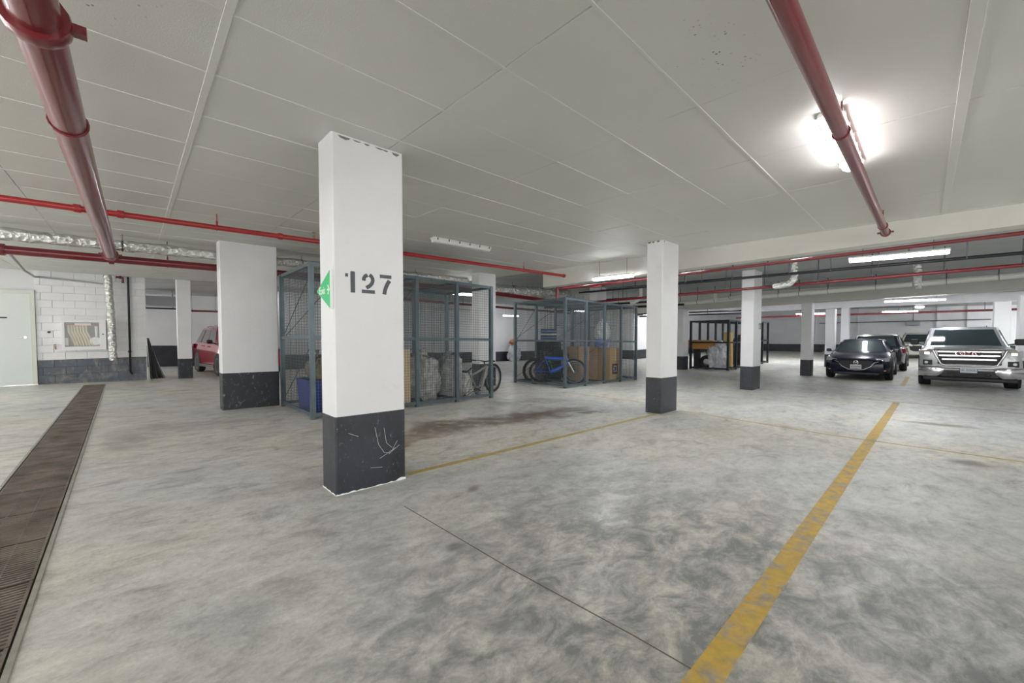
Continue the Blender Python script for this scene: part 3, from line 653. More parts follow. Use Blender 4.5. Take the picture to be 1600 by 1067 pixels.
fixture('lit strip light beside the middle column at the back', (22.6, 11.6, 2.28), 'x', hang=2.935, L=1.2)
fixture('lit strip light right of the 121 column far back', (29.5, 4.8, 2.33), 'y', hang=2.935, L=1.4)
fixture('unseen strip light added in the alcove over the red car', (3.35, 18.2, CEIL), 'x', hang=2.935)  # added lamp, kept out of sight behind the broad column
# unseen strip lights added behind and beside the photographer to brighten the near bay
for (x, y) in [(-2.6, .487), (4.1, -4.7), (-2.6, -4.7), (-2.6, 5.6), (-2.6, 12.2)]:
    fixture('unseen strip light added behind or beside the photographer', (x, y, CEIL - .003 if y > -2 else 2.92), 'x', clips=False, group='unseen added strip lights', lm=LIT)
# more added out of view to brighten the far bays, above beams and rightwards
for (x, y) in [(8.9, -2.2), (8.9, 1.6), (8.9, 3.6), (8.9, 6.2), (21.6, -3.4), (21.6, -.6), (21.6, 1.8), (21.6, 4.4), (21.6, 7.0), (21.6, 10.0), (26.4, -1.0), (26.4, 2.2), (26.4, 5.2), (26.4, 8.5), (26.4, 11.5),
               (12.0, -5.5), (17.0, -5.5), (22.0, -6.5), (28.0, -6.0), (32.0, -6.0), (36.0, -6.0), (39.0, -6.0), (34.0, -8.0), (38.0, -8.0), (30.0, -8.0)]:
    fixture('unseen strip light added in the far bays, behind a beam or beside the view', (x, y, 2.92), 'x', clips=False, group='unseen added strip lights', lm=LIT_ADDED if x > 24 else LIT)
rl = thing('round_light', 'small round lit ceiling lamp between the far strip lights', 'light', (25.0, .18, 2.37))
MB().lathe((0, 0, 0), (0, 0, 1), [(0, .03), (.14, .03), (.15, 0), (.15, -.02)], 20).build('base', HOUS, rl); MB().lathe((0, 0, -.02), (0, 0, -1), [(.15, 0), (.13, .04), (.07, .06), (0, .065)], 20).build('dome', LIT, rl, 60); MB().tube((0, 0, .03), (0, 0, .56), .008, 6).build('stem', ROD, rl)

# ------------------------------------------------------------------ hose cabinet and wall bits
hc = thing('hose_cabinet', 'white fire hose cabinet with glass front on the block wall', 'cabinet', (-.985, WY - .012, .80))
w_, h_ = .415, .84
MB().box(-w_, w_, -.14, -.13 + .13, 0, .02).box(-w_, w_, -.14, 0, h_ - .02, h_).box(-w_, -w_ + .02, -.14, 0, .02, h_ - .02).box(w_ - .02, w_, -.14, 0, .02, h_ - .02).box(-w_ + .02, w_ - .02, -.012, 0, .02, h_ - .02).build('body', CABW, hc)
dr = MB().cham(-w_, w_, -.165, -.142, 0, .105, .004).cham(-w_, w_, -.165, -.142, h_ - .075, h_, .004).cham(-w_, -w_ + .05, -.165, -.142, .105, h_ - .075, .004).cham(w_ - .13, w_, -.165, -.142, .105, h_ - .075, .004).build('door', CABW, hc)
MB().box(-w_ + .05, w_ - .13, -.156, -.152, .105, h_ - .075).build('pane', PANE, dr)
MB().box(w_ - .08, w_ - .045, -.17, -.165, .42, .45).build('latch', ROD, dr)
MB().box(-.18, .13, -.159, -.157, .68, .74).build('instruction_label', PINKS, dr)
MB().box(-w_ + .02, w_ - .02, -.02, -.013, .02, h_ - .02).build('back_lining', CABG, hc)
hm = MB()
for i in range(7):
    x = -.30 + i * .055; hm.path([(x, -.075 - .004 * (i % 2), .69), (x + .01, -.10, .5), (x + .06, -.08, .36), (x + .12, -.09, .12)], .026, 8)
hm.build('hose', HOSE, hc, 50)
MB().lathe((.2, -.09, .24), (0, -1, 0), [(0, .02), (.11, .02), (.12, 0), (.12, -.04)], 18).build('hose_reel', CABW, hc, 40)
MB().tube((.22, -.08, .36), (.22, -.08, .66), .022, 8, r1=.035).build('nozzle', CABW, hc); MB().box(-.37, -.31, -.11, -.05, .13, .34).build('valve_tag', SIGNW, hc)
MB().box(.13, .29, -.11, -.1, .11, .14).box(-.35, .28, -.1, -.09, .7, .73).build('red_rack', REDB, hc)
hb = thing('hose_bibb', 'small brass tap low on the wall left of the hose cabinet', 'tap', (-1.54, WY - .012, .90))
MB().path([(0, 0, 0), (0, -.06, 0), (.01, -.09, -.02), (.015, -.1, -.07)], .016, 8).build('spout', BRASS, hb, 50); MB().tube((0, -.05, .01), (0, -.05, .06), .007, 6).lathe((0, -.05, .06), (0, 0, 1), [(0, 0), (.028, 0), (.028, .012), (0, .012)], 10).build('wheel_handle', mat('tap_rust', (.3, .14, .08), .6), hb)
vp = thing('wall_vent_hole', 'small dark round pipe stub on the wall beside the door', 'pipe stub', (-1.64, WY - .012, 1.30)); MB().lathe((0, 0, 0), (0, -1, 0), [(.03, 0), (.03, .02), (.02, .02), (.02, .005), (0, .005)], 12).build('flange', STEELP, vp)

# boards leaning in the opening
for i, (m, lab) in enumerate([(BLK, 'black board flat against the block wall end, first of the stack'), (DRK, 'dark board leaning second from the block wall end'), (BLK, 'black board in the middle of the leaning stack'), (DRK, 'dark board fourth from the block wall end'), (BLK, 'black board with grey edge near the front of the leaning stack'), (GREYMAT, 'grey sheet outermost in the stack leaning at the wall corner')]):
    x = .285 + i * .012; dx = .05 + i * .055; w = .045 if i < 5 else .02; y = 16.5 + i * .03; h = 1.25 - i * .05; z = fz(x + dx, y); t = thing('leaning_board', lab, 'board', (x, y, z), group='boards leaning at the wall corner')
    MB().hexa([(dx, 0, 0), (dx + w, 0, 0), (dx + w, .9, -.018), (dx, .9, -.018), (0, 0, h), (w, 0, h), (w, .9, h), (0, .9, h)]).build('sheet', m, t)
    MB().hexa([(dx + w, -.003, 0), (dx + w + .004, -.003, 0), (dx + w + .004, .9, 0), (dx + w, .9, 0), (w, -.003, h), (w + .004, -.003, h), (w + .004, .9, h), (w, .9, h)]).build('edge_strip', ROD if i < 4 else PAPER, t)

# ------------------------------------------------------------------ storage cages
def wires(w, h, sp=.05, r=.0029, z0=0.0):
    """one welded mesh sheet in the local xz plane, 0..w by z0..z0+h"""
    mb = MB(); n = max(1, round(w / sp)); m = max(1, round(h / sp))
    for i in range(n + 1):
        x = w * i / n; mb.tube((x, 0, z0), (x, 0, z0 + h), r, 4, False)
    for j in range(m + 1):
        z = z0 + h * j / m; mb.tube((0, r * 1.6, z), (w, r * 1.6, z), r, 4, False)
    return mb
def cage(label, x0, y0, bays, bw_, depth, h=2.42, wire=True, sp=.05, post=.034, brace=True, partitions=True, CAGE=CAGE, open_right=False):
    z0 = fz(x0, y0); t = thing('storage_cage', label, 'cage', (x0, y0, z0), group='wire storage cages'); sh = rel(x0, y0); p = post; Wd = bays * bw_
    xs = [i * bw_ for i in range(bays + 1)]; ys = [0, depth / 2, depth]
    for x in xs:
        for y in (0, depth): MB().box(x - p, x + p, y - p, y + p, 0, h).map(sh).build('post', CAGE, t)
    q = p * .8
    for z in (.07, 1.27, h - q):
        for y in (0, depth):
            for i in range(bays): MB().box(xs[i] + p, xs[i + 1] - p, y - q * .7, y + q * .7, z - q, z + q).map(sh).build('rail', CAGE, t)
        for x in xs:
            if open_right and x == xs[-1] and z < 1.5: continue
            MB().box(x - q * .7, x + q * .7, p, depth - p, z - q, z + q).map(sh).build('rail', CAGE, t)
    if brace:
        for x in xs[:-1:max(1, bays // 2)]:
            MB().tube((x + .03, depth - .05, 1.35), (x + .03, .05, 2.3), .007, 6).map(sh).build('brace', ROD, t); MB().tube((x + .03, .05, 1.2), (x + .03, depth - .05, .2), .007, 6).map(sh).build('brace', ROD, t)
        MB().tube((.05, depth - .03, 1.3), (bw_ - .05, depth - .03, 2.3), .007, 6).map(sh).build('brace', ROD, t)
    if wire:
        def panel(f, w):
            mb = wires(w, h - .12, sp, z0=.08); mb.map(lambda x, y, z: sh(*f(x, y, z))); mb.build('mesh_panel', WIRE, t)
        for i in range(bays):
            for y in (0, depth): panel(lambda x, y_, z, a=xs[i], b=y: (a + p + x, b + y_, z), bw_ - 2 * p)
        for x in (xs if partitions else (0, Wd)):
            if open_right and x == xs[-1]: continue
            panel(lambda a, b, z, x=x: (x + b, p + a, z), depth - 2 * p)
        for i in range(bays):      # roof sheets
            mb = wires(bw_ - 2 * p, depth - 2 * p, sp, .002); mb.map(lambda x, y, z, a=xs[i]: sh(a + p + x, p + z, h + y)); mb.build('roof_mesh', WIRE, t)
    return t
cage('nearest wire storage cage with bags and bins, behind column 127', 1.97, 6.50, 4, .905, 1.68, open_right=True)
cage('middle wire storage cage holding bicycles and cardboard boxes', 8.27, 6.60, 4, .93, 1.90)
cage('farthest dark storage cage behind the 121 column', 19.3, 6.1, 6, 1.08, 1.65, 2.30, wire=False, post=.045, brace=False, CAGE=mat('cage_dark_steel', (.025, .032, .04), .4, .5))

# ------------------------------------------------------------------ things in the cages
def carton(label, x, y, w, dpt, h, m=CARD, rz=0, z=None, flaps=True, name='cardboard_box', group='cardboard boxes'):
    zz = fz(x, y) if z is None else z; rot = onfloor_rot(x, y, rz) if z is None else (0, 0, rz)
    t = thing(name, label, 'box', (x, y, zz), rot, group)
    MB().cham(-w / 2, w / 2, -dpt / 2, dpt / 2, 0, h, .006).build('carton', m, t)
    if flaps:
        MB().box(-w / 2 + .002, w / 2 - .002, -.03, .03, h, h + .002).box(-.03 - w / 2 * 0, .03, -dpt / 2 - .002, -dpt / 2, h * .62, h - .01).build('tape', TAPE, t)
        MB().box(-w / 2 - .003, -w / 2 + .003, -dpt / 2, dpt / 2, h - .012, h - .004).build('flap_seam', mat('carton_seam', (.28, .18, .10), .8), t)
    return t
def bag(label, x, y, rx, ry, h, m, seed, z=None, cat='bag', group='plastic bags', name='plastic_bag', amp=.3):
    zz = fz(x, y) if z is None else z; t = thing(name, label, cat, (x, y, zz), group=group); rz = h / 1.72
    MB().lump((0, 0, rz * .72), rx * .93, ry * .93, rz, amp, 2.4, seed, 56, 34).build('bag_body', m, t, 70)
    MB().lathe((0, 0, rz * 1.62), (0, 0, 1), [(rx * .30, 0), (rx * .10, .05), (rx * .09, .07), (rx * .22, .14), (rx * .12, .13)], 12).build('tied_neck', m, t, 60)
    return t
def bin_(label, x, y, w, d_, h, m, rz=0, lid=None, z=None, name='plastic_bin'):
    zz = fz(x, y) if z is None else z; t = thing(name, label, 'bin', (x, y, zz), (0, 0, rz), 'blue plastic bins'); a = .88
    MB().loft([[(-w / 2 * k, -d_ / 2 * k, zq), (w / 2 * k, -d_ / 2 * k, zq), (w / 2 * k, d_ / 2 * k, zq), (-w / 2 * k, d_ / 2 * k, zq)] for k, zq in ((a, 0), (1, h), (1.05, h), (1.05, h + .03), (.97, h + .03), (.97, h - .02), (a * .9, .03))]).build('tub', m, t)
    if lid: MB().cham(-w * .54, w * .54, -d_ * .54, d_ * .54, h + .03, h + .055, .01).build('lid', lid, t)
    for s in (-1, 1): MB().box(-.07, .07, s * (d_ / 2 * 1.05) - .012, s * (d_ / 2 * 1.05) + .012, h - .07, h - .03).build('handle', m, t)
    return t
GREYLID = mat('grey_lid', (.40, .40, .38), .6)
bin_('large blue tub with grey rim at the left corner of the nearest cage', 2.32, 7.42, .46, .72, .52, BLUEB)
bin_('small blue crate with white label strip behind column 127', 2.55, 6.82, .5, .36, .24, BLUEB, lid=SIGNW)
bin_('upper blue crate stacked behind column 127', 2.55, 6.82, .46, .34, .17, BLUEB, lid=GREYLID, z=fz(2.55, 6.82) + .298)
t = bag('dark olive duffel bag on the blue tub', 2.34, 7.45, .17, .28, .4, OLIVE, 5, z=fz(2.32, 7.42) + .535, name='duffel_bag', group='soft bags')
carton('brown box behind the duffel in the nearest cage', 2.71, 7.30, .24, .4, .75, mat('brown_carton', (.30, .22, .12), .8))
bag('black rubbish bag high behind column 127', 2.71, 7.3, .12, .2, .36, BLK, 8, z=fz(2.71, 7.3) + .756)
pl = thing('plywood_sheet', 'pale wooden sheet standing just left of a cage post', 'board', (3.38, 6.62, fz(3.38, 6.62))); MB().box(-.22, .33, 0, .03, .01, 1.06).build('sheet', CARD2, pl); MB().box(-.22, .33, -.006, 0, 1.03, 1.06).build('edge_strip', TAPE, pl)
bag('big clear grey plastic bag in the nearest cage, left one', 4.32, 7.22, .38, .36, .98, BAGC, 1); bag('big pale clear plastic bag in the nearest cage, right one', 5.02, 7.28, .38, .34, .92, BAGC, 2, amp=.22)
bag('low white crumpled bag behind the front wheel of the grey bicycle', 5.42, 7.42, .13, .16, .35, BAGW, 3)
pp = thing('floor_beam', 'dark timber lying on the floor of the nearest cage', 'timber', (3.95, 7.0, fz(3.95, 7.0))); MB().cham(-.4, .45, -.05, .05, 0, .08, .008).build('plank', DRK, pp); MB().box(-.3, -.2, -.052, .052, .078, .084).build('metal_strap', ROD, pp)

def bicycle(label, x, y, rz, fm, tilt=0, wheel=.34, fat=.03, scale=1.0, full=False, no_rear=False):
    t = thing('bicycle', label, 'bicycle', (x, y, fz(x, y)), (R(tilt), 0, rz), 'bicycles'); t.scale = (scale,) * 3; r = wheel; wb = 1.06
    def wheel_(cx, nm):
        w = MB().ring((cx, 0, r), (0, 1, 0), r - fat, fat, 36, 8).build('wheel', RUB, t, 60)
        MB().ring((cx, 0, r), (0, 1, 0), r - fat * 2 - .012, .011, 36, 6).build('rim', ALLOY if nm else BLK, w, 60)
        sp = MB()
        for i in range(16):
            a = 2 * math.pi * i / 16; sp.tube((cx, .02 * (1 if i % 2 else -1), r), (cx + math.cos(a) * (r - fat * 2), 0, r + math.sin(a) * (r - fat * 2)), .0016, 3, False)
        sp.tube((cx, -.05, r), (cx, .05, r), .02, 10).build('spokes', ALLOY, w)
        MB().ring((cx, .045, r), (0, 1, 0), .075, .005, 20, 4).build('brake_disc', ROD, w)
    if not no_rear: wheel_(0, 0)
    wheel_(wb, 1)
    bb = (.42, 0, r - .02); head = (.86, 0, r + .36); headlo = (.895, 0, r + .24); seat = (.27, 0, r + .38); rear = (0, 0, r)
    f = MB().path([seat, (.55, 0, r + .36), head], .042 if full else .024, 10).path([headlo, (.65, 0, r + .08), bb], .05 if full else .032, 10).tube(seat, bb, .020, 10).tube(headlo, (.85, 0, r + .40), .028, 10)
    for s in (-.05, .05): f.path([(0, s, r), (.2, s, r + .0), (.40, s * .6, r - .01)], .012, 8).path([(0, s, r), (.14, s, r + .2), (.26, s * .4, r + .32)], .011, 8)
    f.build('frame', fm, t, 50)
    if full: MB().tube((.33, 0, r + .14), (.56, 0, r + .30), .022, 10).ring((.40, 0, r + .18), (.8, 0, .55), .026, .006, 12, 5).ring((.46, 0, r + .225), (.8, 0, .55), .026, .006, 12, 5).build('shock_absorber', BLK, t)
    fk = MB()
    for s in (-.055, .055): fk.path([(wb, s, r), (.95, s, r + .20), (.915, s * .8, r + .26)], .016, 8)
    fk.tube((.915, -.06, r + .26), (.915, .06, r + .26), .018, 8).tube((.915, 0, r + .26), (.83, 0, r + .47), .016, 8).build('fork', BLK if not full else SIGNW, t, 50)
    MB().path([(.80, -.31, r + .53), (.83, -.15, r + .52), (.86, -.04, r + .49), (.86, .04, r + .49), (.83, .15, r + .52), (.80, .31, r + .53)], .012, 8).tube((.83, 0, r + .47), (.86, 0, r + .49), .02, 8).build('handlebar', BLK, t, 50)
    for s in (-1, 1): MB().tube((.80, s * .2, r + .525), (.80, s * .32, r + .53), .018, 8).build('grip', RUB, t)
    MB().tube(seat, (.23, 0, r + .52), .013, 8).build('seat_post', ROD, t)
    MB().loft([[(.23 - .13, -.07, r + .53), (.10, .07, r + .53), (.10, .06, r + .57), (.10, -.06, r + .57)], [(.22, -.05, r + .525), (.22, .05, r + .525), (.22, .045, r + .56), (.22, -.045, r + .56)], [(.36, -.018, r + .53), (.36, .018, r + .53), (.36, .015, r + .555), (.36, -.015, r + .555)]]).build('saddle', BLK, t)
    ck = MB().lathe((bb[0], .03, bb[2]), (0, 1, 0), [(0, .01), (.085, .01), (.09, .005), (.085, 0), (0, 0)], 24).tube((bb[0], -.08, bb[2]), (bb[0], .08, bb[2]), .018, 8).tube((bb[0], .075, bb[2]), (bb[0] + .12, .075, bb[2] - .12), .011, 6).tube((bb[0], -.075, bb[2]), (bb[0] - .12, -.075, bb[2] + .12), .011, 6).build('crankset', STEELP, t, 50)
    MB().box(bb[0] + .08, bb[0] + .17, .08, .17, bb[2] - .135, bb[2] - .11).build('pedal', BLK, ck); MB().box(bb[0] - .17, bb[0] - .08, -.17, -.08, bb[2] + .11, bb[2] + .135).build('pedal', BLK, ck)
    MB().lathe((0, .04, r), (0, 1, 0), [(0, .02), (.05, .02), (.055, .0), (0, 0)], 20).tube((.0, .045, r - .03), (.03, .05, r - .12), .012, 6).tube((0, .045, r + .055), (.42, .045, r + .065), .005, 5).tube((0, .045, r - .055), (.42, .045, r - .105), .005, 5).build('drivetrain', STEELP, t)
    return t
b1 = bicycle('grey bicycle with a thick frame, front wheel sticking out of the nearest cage', 5.16, 6.72, R(15), GREYF, no_rear=True)
b1.rotation_euler = (0, R(-17), R(15)); b1.location.z = fz(5.16, 6.72) - .285
b2 = bicycle('blue full suspension mountain bicycle in the middle cage', 8.45, 7.84, R(-54), BLUEF, full=True, wheel=.36, scale=1.05)
b3 = bicycle('small black bicycle with green fork behind the blue one', 8.85, 8.02, R(-52), GRNF, wheel=.34)
# e-bike battery tube of the grey bicycle
MB().path([(.90, 0, .70), (.62, 0, .42), (.38, 0, .18)], .055, 10).build('battery_tube', GREYF, b1, 50)

carton('wide cardboard box with nothing printed in the bicycle cage', 10.12, 7.40, 1.0, .5, 1.10, CARD)
bx = carton('cardboard box with a black printed square in the bicycle cage', 10.98, 7.05, .62, .62, 1.06, mat('light_cardboard', (.56, .38, .20), .8))
MB().box(-.18, .14, -.3125, -.311, .24, .56).build('printed_square', LBLK, bx)
MB().ring((-.02, -.314, .40), (0, 1, 0), .085, .008, 22, 5).stroke([(-.06, .42), (-.06, .38)], .014, (0, -.3125, 0), (1, 0, 0), (0, 0, 1), (0, -.002, 0)).stroke([(.02, .42), (.02, .38)], .014, (0, -.3125, 0), (1, 0, 0), (0, 0, 1), (0, -.002, 0)).stroke([(-.14, .49), (.10, .49)], .01, (0, -.3125, 0), (1, 0, 0), (0, 0, 1), (0, -.002, 0)).stroke([(-.14, .31), (.10, .31)], .01, (0, -.3125, 0), (1, 0, 0), (0, 0, 1), (0, -.002, 0)).build('printed_mark', PAPER, bx)
zb = fz(10.6, 7.1) + 1.09
bag('light blue bag under the white one on the cardboard box', 10.72, 7.12, .22, .2, .34, BLUEP, 11, z=zb); bag('white plastic bag on top of the cardboard boxes', 10.82, 7.12, .30, .22, .55, BAGW, 12, z=zb + .24)
# dark stack behind the bicycles
dk = thing('black_cabinet', 'black stacked suitcase and cabinet at the back of the bicycle cage', 'cabinet', (9.48, 8.22, fz(9.48, 8.22))); MB().cham(-.38, .38, -.2, .2, 0, 1.25, .02).build('body', DRK, dk)
MB().box(-.3, .3, -.206, -.2, .3, .32).box(-.3, .3, -.206, -.2, .8, .82).build('seam', BLK, dk); MB().path([(-.1, -.2, 1.1), (-.1, -.24, 1.1), (.1, -.24, 1.1), (.1, -.2, 1.1)], .01, 6).build('handle', ROD, dk)
for i in range(4):
    b = thing('folded_textile', ['lowest folded blue and white striped textile', 'second folded striped textile from below', 'third folded striped textile from below', 'topmost folded striped textile'][i] + ' on the black cabinet', 'textile', (9.45, 8.20, fz(9.48, 8.22) + 1.251 + i * .10), group='folded textiles on the black cabinet')
    MB().cham(-.22, .22, -.17, .17, 0, .055, .02).build('cloth', BLUEP if i % 2 else SIGNW, b); MB().cham(-.21, .21, -.172, .16, .056, .098, .018).build('fold', mat('dark_textile', (.05, .06, .10), .9), b)
for i, (x, y) in enumerate([(17.6, 18.2)]):
    bag('grey bag heap with an orange strap by the back wall', x, y, .5, .35, 1.05, BAGG, 20, name='bag_heap', group='soft bags'); t2 = bpy.data.objects[-1] if False else None
ob = thing('orange_bundle', 'orange and black bundle on top of the grey bag heap', 'bundle', (17.45, 18.15, fz(17.6, 18.2) + 1.14)); MB().lump((0, 0, .1), .28, .2, .16, .3, 2, 4, 16, 10).build('cloth', mat('orange_cloth', (.55, .22, .08), .8), ob, 60); MB().tube((.15, -.1, .16), (.42, -.05, .17), .05, 8).build('black_roll', BLK, ob)
# farthest cage contents
bag('heap of silver grey bags at the corner of the farthest cage', 20.0, 6.75, .62, .45, 1.25, BAGG, 30, group='soft bags'); carton('orange brown box balanced in the farthest cage', 19.75, 7.45, .5, 1.2, .42, ORANGE, z=fz(19.75, 7.45) + .96)
carton('yellow cardboard leaning upright in the farthest cage', 21.0, 6.6, .35, .3, 1.75, mat('yellow_cardboard', (.60, .42, .14), .8), flaps=False)
carton('tall black crate under the orange brown box', 19.75, 7.62, .3, .2, .94, DRK, flaps=False, name='crate')
tr = thing('spare_tyre', 'black tyre leaning beside the silver grey bags', 'tyre', (19.62, 7.12, fz(19.62, 7.12))); MB().ring((0, 0, .33), (1, .2, 0), .25, .085, 24, 10).build('tread', RUB, tr, 60); MB().lathe((-.03, 0, .33), (1, .2, 0), [(.17, 0), (.17, .06), (.1, .05), (0, .05)], 16).build('hub', ALLOY, tr)
bag('dark heap at the right end of the farthest cage', 24.0, 6.9, .5, .5, 1.5, DRK, 33, group='soft bags'); bag('pale grey bundle at the right end of the farthest cage', 25.05, 6.6, .35, .4, 1.35, mat('pale_bundle', (.42, .45, .42), .8), 34, group='soft bags')

# ------------------------------------------------------------------ vehicles (front towards local +x)
def wheelset(t, xs, y, r, w=.2, alloy=ALLOY, spokes=5):
    for x in xs:
        for s in (-1, 1):
            wh = MB().lathe((x, s * (y - w), r), (0, s, 0), [(r * .55, .0), (r * .93, .0), (r, .03), (r, w - .03), (r * .93, w), (r * .66, w), (r * .64, w - .03)], 28).build('wheel', RUB, t, 40)
            rm = MB().lathe((x, s * (y - w), r), (0, s, 0), [(r * .66, w - .005), (r * .62, w - .02), (r * .60, w * .4), (0, w * .4)], 24).build('rim_barrel', BLK, wh, 40)
            sp = MB().ring((x, s * (y - .012), r), (0, 1, 0), r * .64, .012, 28, 6).lathe((x, s * (y - .03), r), (0, s, 0), [(r * .16, 0), (r * .15, .015), (0, .018)], 14)
            for i in range(spokes):
                a = 2 * math.pi * i / spokes + .3; ca, sa = math.cos(a), math.sin(a); wd = r * .085
                p = lambda q, e: (x + ca * q - sa * e, 0, r + sa * q + ca * e)
                y0, y1 = s * (y - .045), s * (y - .01)
                P = [p(r * .1, -wd), p(r * .62, -wd * 1.2), p(r * .62, wd * 1.2), p(r * .1, wd)]
                sp.hexa([(q[0], y0, q[2]) for q in P] + [(q[0], y1, q[2]) for q in P])
            sp.build('spokes', alloy, wh, 40)
def shell(t, secs, m, name='body', smooth=38):
    """secs: (x, half width, bottom, mid, belt, top, shoulder factor)"""
    S_ = []
    for (x, w, zb, zm, zs, zt, k) in secs:
        half = [(w * .80, zb), (w * .97, zb + .07), (w, zm), (w * .985, (zm + zs) / 2 + .03), (w * .94, zs), (w * k, zt - (zt - zs) * .15), (w * k * .5, zt)]
        S_.append([(x, y, z) for y, z in half] + [(x, -y, z) for y, z in reversed(half)])
    return MB().loft(S_).build(name, m, t, smooth)
def cabin(t, m, xb0, xb1, xr0, xr1, zb, zr, wb, wr, pillars=(), glass=GLASS, roofm=None, zb2=None):
    """greenhouse: base from xb0 (windscreen foot) to xb1, roof from xr0 to xr1"""
    zb2 = zb if zb2 is None else zb2
    def sec(x, z, w): return (x, w, z)
    base = [(xb0, wb * .93, zb), (xb0 - .28, wb, zb), ((xb0 + xb1) / 2, wb, (zb + zb2) / 2), (xb1 + .2, wb, zb2), (xb1, wb * .9, zb2)]
    roof = [(xr0, wr * .93, zr - .035), (xr0 - .2, wr, zr - .012), ((xr0 + xr1) / 2, wr, zr), (xr1 + .15, wr, zr - .02), (xr1, wr * .93, zr - .05)]
    B = [(x, y, z) for x, y, z in base] + [(x, -y, z) for x, y, z in reversed(base)]
    T = [(x, y, z) for x, y, z in roof] + [(x, -y, z) for x, y, z in reversed(roof)]
    T2 = [(x * .0 + (xr0 + xr1) / 2 + (x - (xr0 + xr1) / 2) * .8, y * .7, zr + .02) for x, y, z in T]
    cb = MB().loft([B, T, T2]).build('cabin', m, t, 30)
    L = lambda a, b, q: tuple(a[i] + (b[i] - a[i]) * q for i in range(3))
    def pane(name, p00, p10, p01, p11, lo, hi, l, r, off):
        """glass between two bottom and two top corners, pushed out by off"""
        a = L(p00, p01, lo); b = L(p10, p11, lo); c = L(p00, p01, hi); d_ = L(p10, p11, hi)
        q = [L(a, b, l), L(a, b, r), L(c, d_, r), L(c, d_, l)]; o_ = Vector(off)
        MB().hexa([tuple(Vector(v) - o_) for v in q] + [tuple(Vector(v) + o_) for v in q]).build(name, glass, cb)
    pane('windscreen', (xb0, -wb * .93, zb), (xb0, wb * .93, zb), (xr0, -wr * .93, zr - .035), (xr0, wr * .93, zr - .035), .05, .93, .05, .95, (.008, 0, .008))
    pane('rear_window', (xb1, -wb * .9, zb2), (xb1, wb * .9, zb2), (xr1, -wr * .93, zr - .05), (xr1, wr * .93, zr - .05), .10, .90, .07, .93, (-.008, 0, .008))
    for s in (-1, 1):
        cut = [0] + list(pillars) + [1]
        for i in range(len(cut) - 1):
            pane('side_window', (xb0 - .22, s * wb, zb), (xb1 + .2, s * wb, zb2), (xr0 - .10, s * wr, zr - .02), (xr1 + .1, s * wr, zr - .02), .07, .88, cut[i] + .025, cut[i + 1] - .025, (0, s * .008, .004))
    return cb
def arches(t, xs, y, r, m=DRK):
    for x in xs:
        for s in (-1, 1):
            MB().prism([(math.cos(a) * r, max(-r * .75, math.sin(a) * r)) for a in [2 * math.pi * i / 24 for i in range(24)]], (x, s * (y - .06), r * .86), (1, 0, 0), (0, 0, 1), (0, s * .062, 0)).build('wheel_arch', m, t)
def mirrors(t, x, y, z, m, w=.16, h=.13):
    for s in (-1, 1):
        mi = MB().cham(x - .06, x + .05, s * y if s > 0 else -y - w, s * y + w if s > 0 else -y, z - h / 2, z + h / 2, .03).build('wing_mirror', m, t); MB().tube((x, s * (y - .12), z - h * .45), (x, s * (y + .03), z - h * .3), .02, 6).build('mirror_arm', m, mi)
        MB().box(x - .066, x - .06, s * (y + w / 2) - w * .4, s * (y + w / 2) + w * .4, z - h * .38, z + h * .38).build('mirror_glass', LENS, mi)
def plate(t, x, y, z, w, txt=None, face=1, h=.145):
    p = MB().cham(min(x, x + face * .012), max(x, x + face * .012), y - w / 2, y + w / 2, z - h / 2, z + h / 2, .003).build('licence_plate', PLATEM, t)
    if txt:
        o = link('plate_characters', text_mesh('plate_characters', txt, h * .62, PLATEB, .0008), p); o.rotation_euler = (R(90), 0, R(90 * face)); o.location = (x + face * .0135, y, z)
    return p
def car(name, label, cat, x, y, rz, group='parked cars'):
    return thing(name, label, cat, (x, y, fz(x, y)), onfloor_rot(x, y, rz), group)

# pickup
tk = car('pickup_truck', 'silver pickup truck facing us at the right', 'truck', 20.05, -.90, math.pi)
shell(tk, [(2.86, .82, .40, .62, 1.02, 1.10, .80), (2.78, .97, .34, .66, 1.06, 1.15, .80), (2.55, .99, .32, .7, 1.08, 1.17, .80), (1.9, .99, .32, .7, 1.12, 1.20, .80), (1.25, .99, .32, .7, 1.15, 1.23, .82), (.9, .99, .32, .7, 1.16, 1.22, .85), (-1.0, .99, .34, .7, 1.16, 1.20, .85), (-1.2, .99, .36, .7, 1.17, 1.21, .95), (-2.8, .98, .4, .72, 1.17, 1.21, .95), (-2.9, .93, .5, .75, 1.12, 1.16, .9)], SILV, 'body', 32)
cabin(tk, SILV, 1.28, -1.05, .45, -.85, 1.17, 1.80, .90, .74, (.45,))
arches(tk, (1.9, -1.85), .995, .45); wheelset(tk, (1.9, -1.85), 1.0, .40, .27)
mirrors(tk, 1.0, 1.0, 1.33, BLK, .20, .19)
X = 2.865
MB().cham(X - .06, X + .008, -.60, .60, .70, 1.13, .01).build('grille_recess', BLK, tk)
fr = [(-.66, 1.15), (.66, 1.15), (.69, 1.10), (.64, .95), (.53, .70), (.40, .66), (-.40, .66), (-.53, .70), (-.64, .95), (-.69, 1.10)]
gs = MB().path([(X + .012, a, b) for a, b in fr + [fr[0], fr[1]]], .030, 8).build('grille_surround', CHROME, tk, 50)
for z, w in ((1.07, .60), (.955, .58), (.845, .52)): MB().cham(X + .0, X + .035, -w, w, z - .024, z + .024, .008).build('grille_bar', CHROME, tk)
o = link('badge_letters', text_mesh('badge_letters', 'GMC', .165, REDLET, .012), tk); o.rotation_euler = (R(90), 0, R(90)); o.location = (X + .055, 0, 1.015); o.scale = (1.35, 1, 1)
